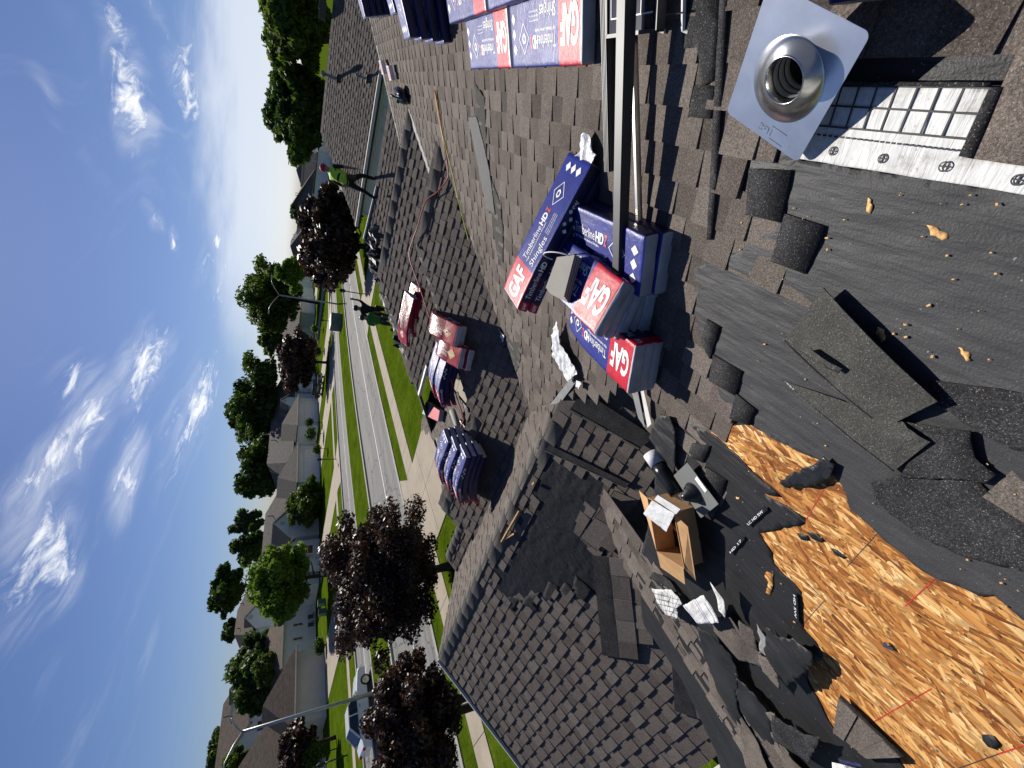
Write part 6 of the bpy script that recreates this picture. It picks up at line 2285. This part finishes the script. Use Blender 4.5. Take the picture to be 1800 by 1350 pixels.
street_lamp('tall double armed street lamp beside the white car at the lower horizon', (-30.07, 10.8), 6.9, ((.25, -1.45, .62), (-.15, .95, .55)), .12)
street_lamp('tall double armed street lamp beyond the green utility box', (-26.1, 59.5), 7.6, ((1.9, .4, 1.0), (-2.2, -.4, 1.1)), .12)
street_lamp('far double armed street lamp against the pale cloud bank', (-13.0, 94.0), 7.0, ((1.2, .3, 1.2), (-1.3, -.3, 1.2)), .10)


def lantern(label, base):
    r = root('lantern_post', label, 'lantern post', 'black lantern posts on the lawns', (base[0], base[1], 0))
    mb = MB(); mb.tube([(0, 0, 0), (0, 0, 1.55)], .05, 8); mb.build('post', M_BLACK, r, True)
    mb = MB(); mb.lathe((0, 0, 1.55), [(.04, 0), (.10, .10), (.17, .14), (.20, .42), (.19, .44), (.10, .56), (.03, .62), (.01, .66)], 8); mb.build('lantern', M_BLACK, r)


for lab, p in (('black lantern post on the lawn by the third garage', (592, 807)), ('black lantern post behind the green utility box', (590, 566)), ('black lantern post by our pavement next to the workers', (638, 517)), ('black lantern post at the lower picture edge lawn', (611, 1327))):
    g = ground(*p)
    lantern(lab, (g.x, g.y))

g0, g1 = ground(602, 551), ground(600, 577)
r = root('utility_box', 'green metal utility box with a painted sunlit top on the grass median', 'utility box', None, ((g0.x + g1.x) / 2 - .3, (g0.y + g1.y) / 2, .12))
M_GREENBOX = simple('green painted steel', (.055, .115, .10), .45, 0, 3, .1)
mb = MB(); mb.box((0, 0, .62), (1.5, 1.9, 1.2), Matrix.Rotation(-.5, 3, 'Z')); mb.build('cabinet', M_GREENBOX, r)
mb = MB(); mb.box((0, 0, 1.25), (1.56, 1.96, .08), Matrix.Rotation(-.5, 3, 'Z')); mb.build('lid', simple('sunlit green lid', (.42, .50, .46), .4), r)  # pale lid colour is painted sunlight on the same green steel
mb = MB(); mb.box((0, 0, .01), (1.8, 2.2, .06), Matrix.Rotation(-.5, 3, 'Z')); mb.build('base_pad', M_KERB, r)
mb = MB(); mb.box(Matrix.Rotation(-.5, 3, 'Z') @ V((.2, -.96, .62)), (.08, .03, .16), Matrix.Rotation(-.5, 3, 'Z')); mb.build('handle', M_BLACK, r)
for k, (p, lab) in enumerate((((572, 1058), 'small green junction box nearer the bright green tree'), ((574, 1075), 'small green junction box farther from the bright green tree'))):
    g = ground(*p)
    r = root('junction_box', lab, 'utility box', 'small junction boxes on the lawn', (g.x, g.y, 0))
    MB().box((0, 0, .4), (.7, .6, .8)).build('cabinet', M_GREENBOX, r)
    MB().box((0, 0, .82), (.76, .66, .06)).build('lid', M_GREENBOX, r)
# chairs / grill by the pale wall
g = V((-62.0, 32.6, 0))
for k in range(2):
    r = root('patio_chair', ['grey patio chair nearer the pale wall corner', 'grey patio chair farther along the pale wall'][k], 'chair', 'patio chairs by the pale wall', (g.x + .2, g.y + 1.1 * k, 0))
    MB().box((0, 0, .42), (.55, .55, .06)).build('seat', M_STEEL, r)
    MB().box((-.26, 0, .75), (.06, .55, .62)).build('backrest', M_STEEL, r)
    for sx in (-1, 1):
        for sy in (-1, 1): MB().box((.24 * sx, .24 * sy, .2), (.05, .05, .4)).build('leg', M_STEEL, r)


# ------------------------------------------------------------------ cars
def car(label, loc, yaw, paint, L=4.4, W=1.75, suv=False):
    r = root('parked_car', label, 'car', 'cars across the road', loc)
    r.rotation_euler = (0, 0, yaw)
    H = 1.65 if suv else 1.42
    low = [(-.5, .30), (-.5, .62), (-.485, .80), (-.30, .92 if not suv else 1.0), (.20, .95 if not suv else 1.0), (.46, .80 if not suv else .95), (.5, .68), (.5, .30)]
    low = [(x * L, z) for x, z in low]
    secs = []
    for s, k in ((-1, .0), (-.92, 1), (.92, 1), (1, 0)):
        secs.append([V((x * (1 if k else .985), s * W / 2, z if k else .32 + (z - .32) * .93)) for x, z in low])
    mb = MB()
    n = len(low)
    mb.add([p for s in secs for p in s], [(i * n + j, i * n + (j + 1) % n, (i + 1) * n + (j + 1) % n, (i + 1) * n + j) for i in range(3) for j in range(n)] + [tuple(range(n)), tuple(reversed(range(3 * n, 4 * n)))])
    mb.build('body', paint, r)
    c0, c1 = (-.40, .22) if suv else (-.36, .20)
    t0, t1 = (-.36, .10) if suv else (-.22, .06)
    zb = .93
    mb = MB()
    mb.add([V((c0 * L, -W * .46, zb)), V((c1 * L, -W * .46, zb)), V((c1 * L, W * .46, zb)), V((c0 * L, W * .46, zb)), V((t0 * L, -W * .38, H)), V((t1 * L, -W * .38, H)), V((t1 * L, W * .38, H)), V((t0 * L, W * .38, H))],
           [(4, 5, 6, 7), (0, 1, 5, 4), (1, 2, 6, 5), (2, 3, 7, 6), (3, 0, 4, 7)])
    mb.build('cabin_glass', M_GLASS, r)
    mb = MB()
    mb.prism([V((t0 * L, -W * .385, H + .03)), V((t1 * L, -W * .385, H + .03)), V((t1 * L, W * .385, H + .03)), V((t0 * L, W * .385, H + .03))], V((0, 0, -.05)))
    for s in (-1, 1):
        mb.tube([V((c0 * L, s * W * .462, zb)), V((t0 * L, s * W * .385, H))], .05, 6)
        mb.tube([V((c1 * L, s * W * .462, zb)), V((t1 * L, s * W * .385, H))], .04, 6)
        mb.tube([V(((c0 + c1) / 2 * L, s * W * .462, zb)), V(((t0 + t1) / 2 * L, s * W * .385, H))], .035, 6)
    mb.build('roof_frame', paint, r)
    for sx in (-.31, .31):
        for s in (-1, 1):
            w = MB()
            w.lathe((sx * L, s * (W / 2 - .10), .33), [(.20, -.10), (.31, -.11), (.33, -.06), (.33, .06), (.31, .11), (.20, .10)], 20, (0, 1, 0))
            wo = w.build('wheel', M_RUBBER, r, True)
            q = MB()
            q.lathe((sx * L, s * (W / 2 + .005), .33), [(.21, -.02), (.21, .01), (.05, .02), (.001, .02)], 16, (0, s, 0))
            for k in range(5):
                a = 2 * math.pi * k / 5
                q.box((sx * L + .12 * math.cos(a), s * (W / 2 + .015), .33 + .12 * math.sin(a)), (.16, .02, .05), Matrix.Rotation(-a, 3, 'Y'))
            q.build('rim', M_ALUB, wo)
    for s in (-1, 1):
        MB().box((L * .5, s * W * .36, .68), (.06, .34, .14)).build('headlight', M_LAMPGLASS, r)
        MB().box((-L * .5, s * W * .38, .72), (.06, .26, .16)).build('tail_light', M_RED, r)
        MB().box((.14 * L, s * (W / 2 + .08), .98), (.12, .16, .12)).build('mirror', paint, r)
        MB().box((0, s * (W / 2 + .002), .80), (.16, .02, .03)).build('door_handle', M_BLACK, r)
    MB().box((L * .502, 0, .45), (.03, .6, .12)).build('number_plate', M_WHITEINK, r)
    return r


P_WHITE = simple('white car paint', (.75, .76, .77), .25, 0, 2, .02, 0, None, .5, .6)
P_NAVY = simple('dark blue car paint', (.010, .013, .030), .2, 0, 2, .1, 0, None, .5, .6)
car('white hatchback parked on the far roadway half hidden by the maroon tree', (-31.6, 10.6, .01), rad(90), P_WHITE, 4.3)
car('white car behind the maroon tree at the lower picture edge', (-33.4, 3.6, .01), rad(90), P_WHITE, 4.5)
car('dark blue SUV parked in the drive of the second house', (-45.5, 66.6, .03), rad(-10), P_NAVY, 4.6, 1.85, True)

# ------------------------------------------------------------------ three workers
def person(label, feet, facing, pose, mats, hat=None, vest=None, scale=1.0):
    """one continuous skin body; mats = dict of zone -> material; pose = joints in metres in body space (x right, y forward)"""
    J = pose
    names = list(J)
    idx = {n: i for i, n in enumerate(names)}
    bones = [('pelvis', 'waist', .135, 'shirt'), ('waist', 'chest', .15, 'shirt'), ('chest', 'neck', .065, 'shirt'), ('neck', 'head', .055, 'skin'), ('head', 'crown', .095, 'skin')]
    for s in 'lr':
        bones += [('chest', s + 'shoulder', .065, 'shirt'), (s + 'shoulder', s + 'elbow', .048, 'sleeve'), (s + 'elbow', s + 'wrist', .036, 'arm'), (s + 'wrist', s + 'palm', .036, 'skin'),
                  ('pelvis', s + 'hip', .10, 'trousers'), (s + 'hip', s + 'knee', .068, 'trousers'), (s + 'knee', s + 'ankle', .050, 'trousers'), (s + 'ankle', s + 'toe', .040, 'shoe')]
    rad_ = {'pelvis': .135, 'waist': .125, 'chest': .145, 'neck': .055, 'head': .088, 'crown': .075}
    for s in 'lr':
        rad_.update({s + 'shoulder': .070, s + 'elbow': .046, s + 'wrist': .034, s + 'palm': .036, s + 'hip': .098, s + 'knee': .064, s + 'ankle': .048, s + 'toe': .042})
    vs = [J[n] for n in names]
    es = [(idx[a], idx[b]) for a, b, _, _ in bones]
    rads = [rad_[n] for n in names]
    for s in 'lr':
        pw, pp_ = V(J[s + 'wrist']), V(J[s + 'palm'])
        d = (pp_ - pw).normalized()
        side = d.cross(V((0, 1, 0.2))).normalized()
        for k, (o_, ln) in enumerate(((-.030, .060), (-.011, .075), (.009, .070), (.028, .055))):
            a = pp_ + side * o_ + d * .02
            b = a + d * ln * .5 + V((0, .006, 0))
            c = a + d * ln + V((0, .02, 0))
            i0 = len(vs)
            vs += [tuple(a), tuple(b), tuple(c)]
            rads += [.010, .009, .008]
            es += [(idx[s + 'palm'], i0), (i0, i0 + 1), (i0 + 1, i0 + 2)]
        a = pw.lerp(pp_, .5) + side * -.035
        b = a + d * .03 + side * -.03
        i0 = len(vs)
        vs += [tuple(a), tuple(b)]
        rads += [.011, .009]
        es += [(idx[s + 'palm'], i0), (i0, i0 + 1)]
    me = bpy.data.meshes.new('tmp')
    me.from_pydata([tuple(v) for v in vs], es, [])
    ob = bpy.data.objects.new('tmp', me)
    COL.objects.link(ob)
    mod = ob.modifiers.new('skin', 'SKIN')
    for i, q in enumerate(me.skin_vertices[0].data):
        q.radius = (rads[i], rads[i])
        q.use_root = (i == idx['pelvis'])
    ss = ob.modifiers.new('sub', 'SUBSURF')
    ss.levels = ss.render_levels = 1
    body = bpy.data.meshes.new_from_object(ob.evaluated_get(bpy.context.evaluated_depsgraph_get()))
    bpy.data.objects.remove(ob)
    zones = ['skin', 'shirt', 'sleeve', 'arm', 'trousers', 'shoe']
    body.materials.clear()
    for z in zones: body.materials.append(mats[z])
    segs = [(V(J[a]), V(J[b]), zones.index(z)) for a, b, _, z in bones]
    for p in body.polygons:
        c = p.center
        best, bd = 0, 9
        for a, b, z in segs:
            t = max(0, min(1, (c - a).dot(b - a) / max(1e-9, (b - a).length_squared)))
            d = (c - a.lerp(b, t)).length
            if d < bd: best, bd = z, d
        p.material_index = best
        p.use_smooth = True
    r = root('person', label, 'person', None, feet)
    r.rotation_euler = (0, 0, facing)
    r.scale = (scale,) * 3
    link('body', body, None, r)
    h, c = V(J['head']), V(J['crown'])
    up = (c - h).normalized()
    hc_ = h.lerp(c, .5)
    fw = V(J.get('look', (0, 1, 0))) if 'look' in J else V((0, 1, 0))
    # face and hair
    mb = MB(); mb.lathe(hc_ + up * -.01 + V((0, .088, 0)), [(.016, -.01), (.012, .012), (.003, .022)], 8, (0, 1, 0)); mb.build('nose', mats['skin'], r, True)
    for s in (-1, 1):
        mb = MB(); mb.lathe(hc_ + up * .015 + V((s * .032, .080, 0)), [(.010, 0), (.006, .008), (.001, .010)], 8, (0, 1, 0)); mb.build('eye', M_BLACK, r, True)
        mb = MB(); mb.lathe(hc_ + V((s * .092, .0, -.005)), [(.026, -.006), (.022, .008), (.004, .010)], 8, (s, .2, 0)); mb.build('ear', mats['skin'], r, True)
    MB().box(hc_ + up * -.045 + V((0, .085, 0)), (.045, .012, .010)).build('mouth', M_RED, r)
    hm = MB()
    hm.lathe(hc_ + up * .01 + V((0, -.012, 0)), [(.104, -.04), (.108, .01), (.10, .05), (.075, .085), (.03, .105), (.001, .11)], 16, up)
    hm.build('hair' if hat is None else 'cap', mats['hair'] if hat is None else hat, r, True)
    if hat is not None:
        b = MB()
        b.add([hc_ + V((x_, y_, 0)) + up * z_ for x_, y_, z_ in ((-.075, .07, .03), (.075, .07, .03), (.06, .20, .015), (-.06, .20, .015), (-.075, .07, .022), (.075, .07, .022), (.06, .20, .007), (-.06, .20, .007))], [(0, 1, 2, 3), (7, 6, 5, 4), (0, 4, 5, 1), (1, 5, 6, 2), (2, 6, 7, 3), (3, 7, 4, 0)])
        b.build('cap_peak', hat, r)
    if vest is not None:
        w, ch = V(J['waist']), V(J['chest'])
        t = (ch - w).normalized()
        mb = MB()
        mb.lathe(w + t * -.10, [(.155, 0), (.158, .1), (.168, .22), (.165, .34), (.12, .43), (.10, .45)], 18, t)
        for i, v in enumerate(mb.v):
            q = V(v) - w
            mb.v[i] = tuple(w + V((q.x * 1.12, q.y * .92, q.z)))
        vo = mb.build('safety_vest', vest[0], r, True)
        mb = MB()
        mb.lathe(w + t * .03, [(.172, 0), (.173, .05)], 18, t)
        mb.build('dark_band', vest[1], vo)
    mb = MB(); mb.lathe(V(J['pelvis']) + V((0, 0, .05)), [(.15, 0), (.155, .02), (.15, .045)], 18); mb.build('tool_belt', M_BLACK, r, True)
    mb = MB(); mb.box(V(J['pelvis']) + V((.17, -.05, -.04)), (.08, .14, .20)); mb.build('tool_pouch', M_BLACK, r)
    return r


def stand(lf, rf, lw, rw, hipz=.93, lean=(0, 0, 0), lk=None, rk=None):
    p = V((0, 0, hipz))
    l = V(lean)
    d = {'pelvis': p, 'waist': p + V((0, 0, .20)) + l * .35, 'chest': p + V((0, 0, .42)) + l * .75, 'neck': p + V((0, 0, .56)) + l * .95, 'head': p + V((0, .02, .64)) + l * 1.05, 'crown': p + V((0, .02, .76)) + l * 1.15}
    for s, f, w, sg, k_ in (('l', lf, lw, -1, lk), ('r', rf, rw, 1, rk)):
        d[s + 'shoulder'] = d['chest'] + V((.19 * sg, 0, .05))
        d[s + 'hip'] = p + V((.10 * sg, 0, -.04))
        f = V(f)
        d[s + 'ankle'] = f + V((0, 0, .08))
        d[s + 'toe'] = f + V((0, .17, .045))
        m = d[s + 'hip'].lerp(d[s + 'ankle'], .5)
        d[s + 'knee'] = V(k_) if k_ else m + V((0, .06, 0))
        w = V(w)
        d[s + 'wrist'] = w
        e = d[s + 'shoulder'].lerp(w, .5)
        d[s + 'elbow'] = e + V((.05 * sg, -.05, -.02))
        dd = (w - d[s + 'elbow']).normalized()
        d[s + 'palm'] = w + dd * .075
    return d


SK = simple('skin', (.30, .16, .10), .55)
CL_BLACK = simple('black cloth', (.010, .010, .012), .9, 0, 9, .3)
CL_JEAN = simple('dark jeans', (.020, .028, .050), .9, 0, 9, .3)
CL_GREEN = simple('green shirt', (.030, .16, .022), .85, 0, 5, .15)
CL_LIME = simple('lime safety vest', (.42, .62, .04), .7, 0, 6, .1)
CL_RED = simple('red cap', (.40, .015, .03), .7)
HAIR = simple('black hair', (.008, .007, .006), .5)
m1 = dict(skin=SK, shirt=CL_LIME, sleeve=CL_BLACK, arm=SK, trousers=CL_BLACK, shoe=CL_BLACK, hair=HAIR)
m2 = dict(skin=SK, shirt=CL_BLACK, sleeve=CL_BLACK, arm=SK, trousers=CL_BLACK, shoe=CL_BLACK, hair=HAIR)
m3 = dict(skin=SK, shirt=CL_GREEN, sleeve=CL_GREEN, arm=SK, trousers=CL_JEAN, shoe=CL_BLACK, hair=HAIR)
zr4 = lambda y: 4.5 - .5 * (12.25 - y)
fa, fb = G4.at(667, 315), G4.at(664, 352)
mid = (fa + fb) / 2
lx = (fb - fa).length / 2
person('person in a lime safety vest and red cap striding across the far roof', mid, math.atan2(-CR.y, -CR.x) + rad(90) + rad(35),
       stand((-.10, -.34, .02), (.10, .36, .02), (-.26, .16, .78), (.28, .22, .80), .80, (0, .26, -.02), None, (.10, .34, .46)), m1, CL_RED, (CL_LIME, CL_BLACK), .92)
w3 = away(634, 558, 15.6)
plat = w3.z - 1.70
person('person in a green shirt and jeans standing beyond the hip seen from behind', (w3.x, w3.y, plat), rad(10), stand((-.13, 0, 0), (.13, .04, 0), (-.20, .24, 1.05), (.22, .26, 1.05)), m3, None)
w2 = away(623, 541, 15.9)
person('person in black clothes standing with one arm raised to the head', (w2.x, w2.y, w2.z - 1.70), rad(25), stand((-.13, 0, 0), (.15, .05, 0), (-.24, .12, .80), (.30, .10, 1.72)), m2, None)
# lower roof those two stand on
lr = Plane((w3.x, w3.y, plat - .02), (-.02, 0, 1), (0, 1, 0))
slab('roof_deck', lr, [(-2, -2.2), (2.2, -2.2), (2.2, 1.4), (-2, 1.4)], .12, M_SHINGLE)
mb = MB(); mb.box((w3.x, w3.y, (plat - .2) / 2), (2.6, 3.2, plat - .25)); mb.build('wall', M_PALEWALL, house)

for o in COL.objects:
    if o.name.split('.')[0] in ('lettering', 'red_lettering', 'printed_grid', 'printed_lines', 'cell_grid', 'embossed_mark'):
        o['kind'] = 'stuff'
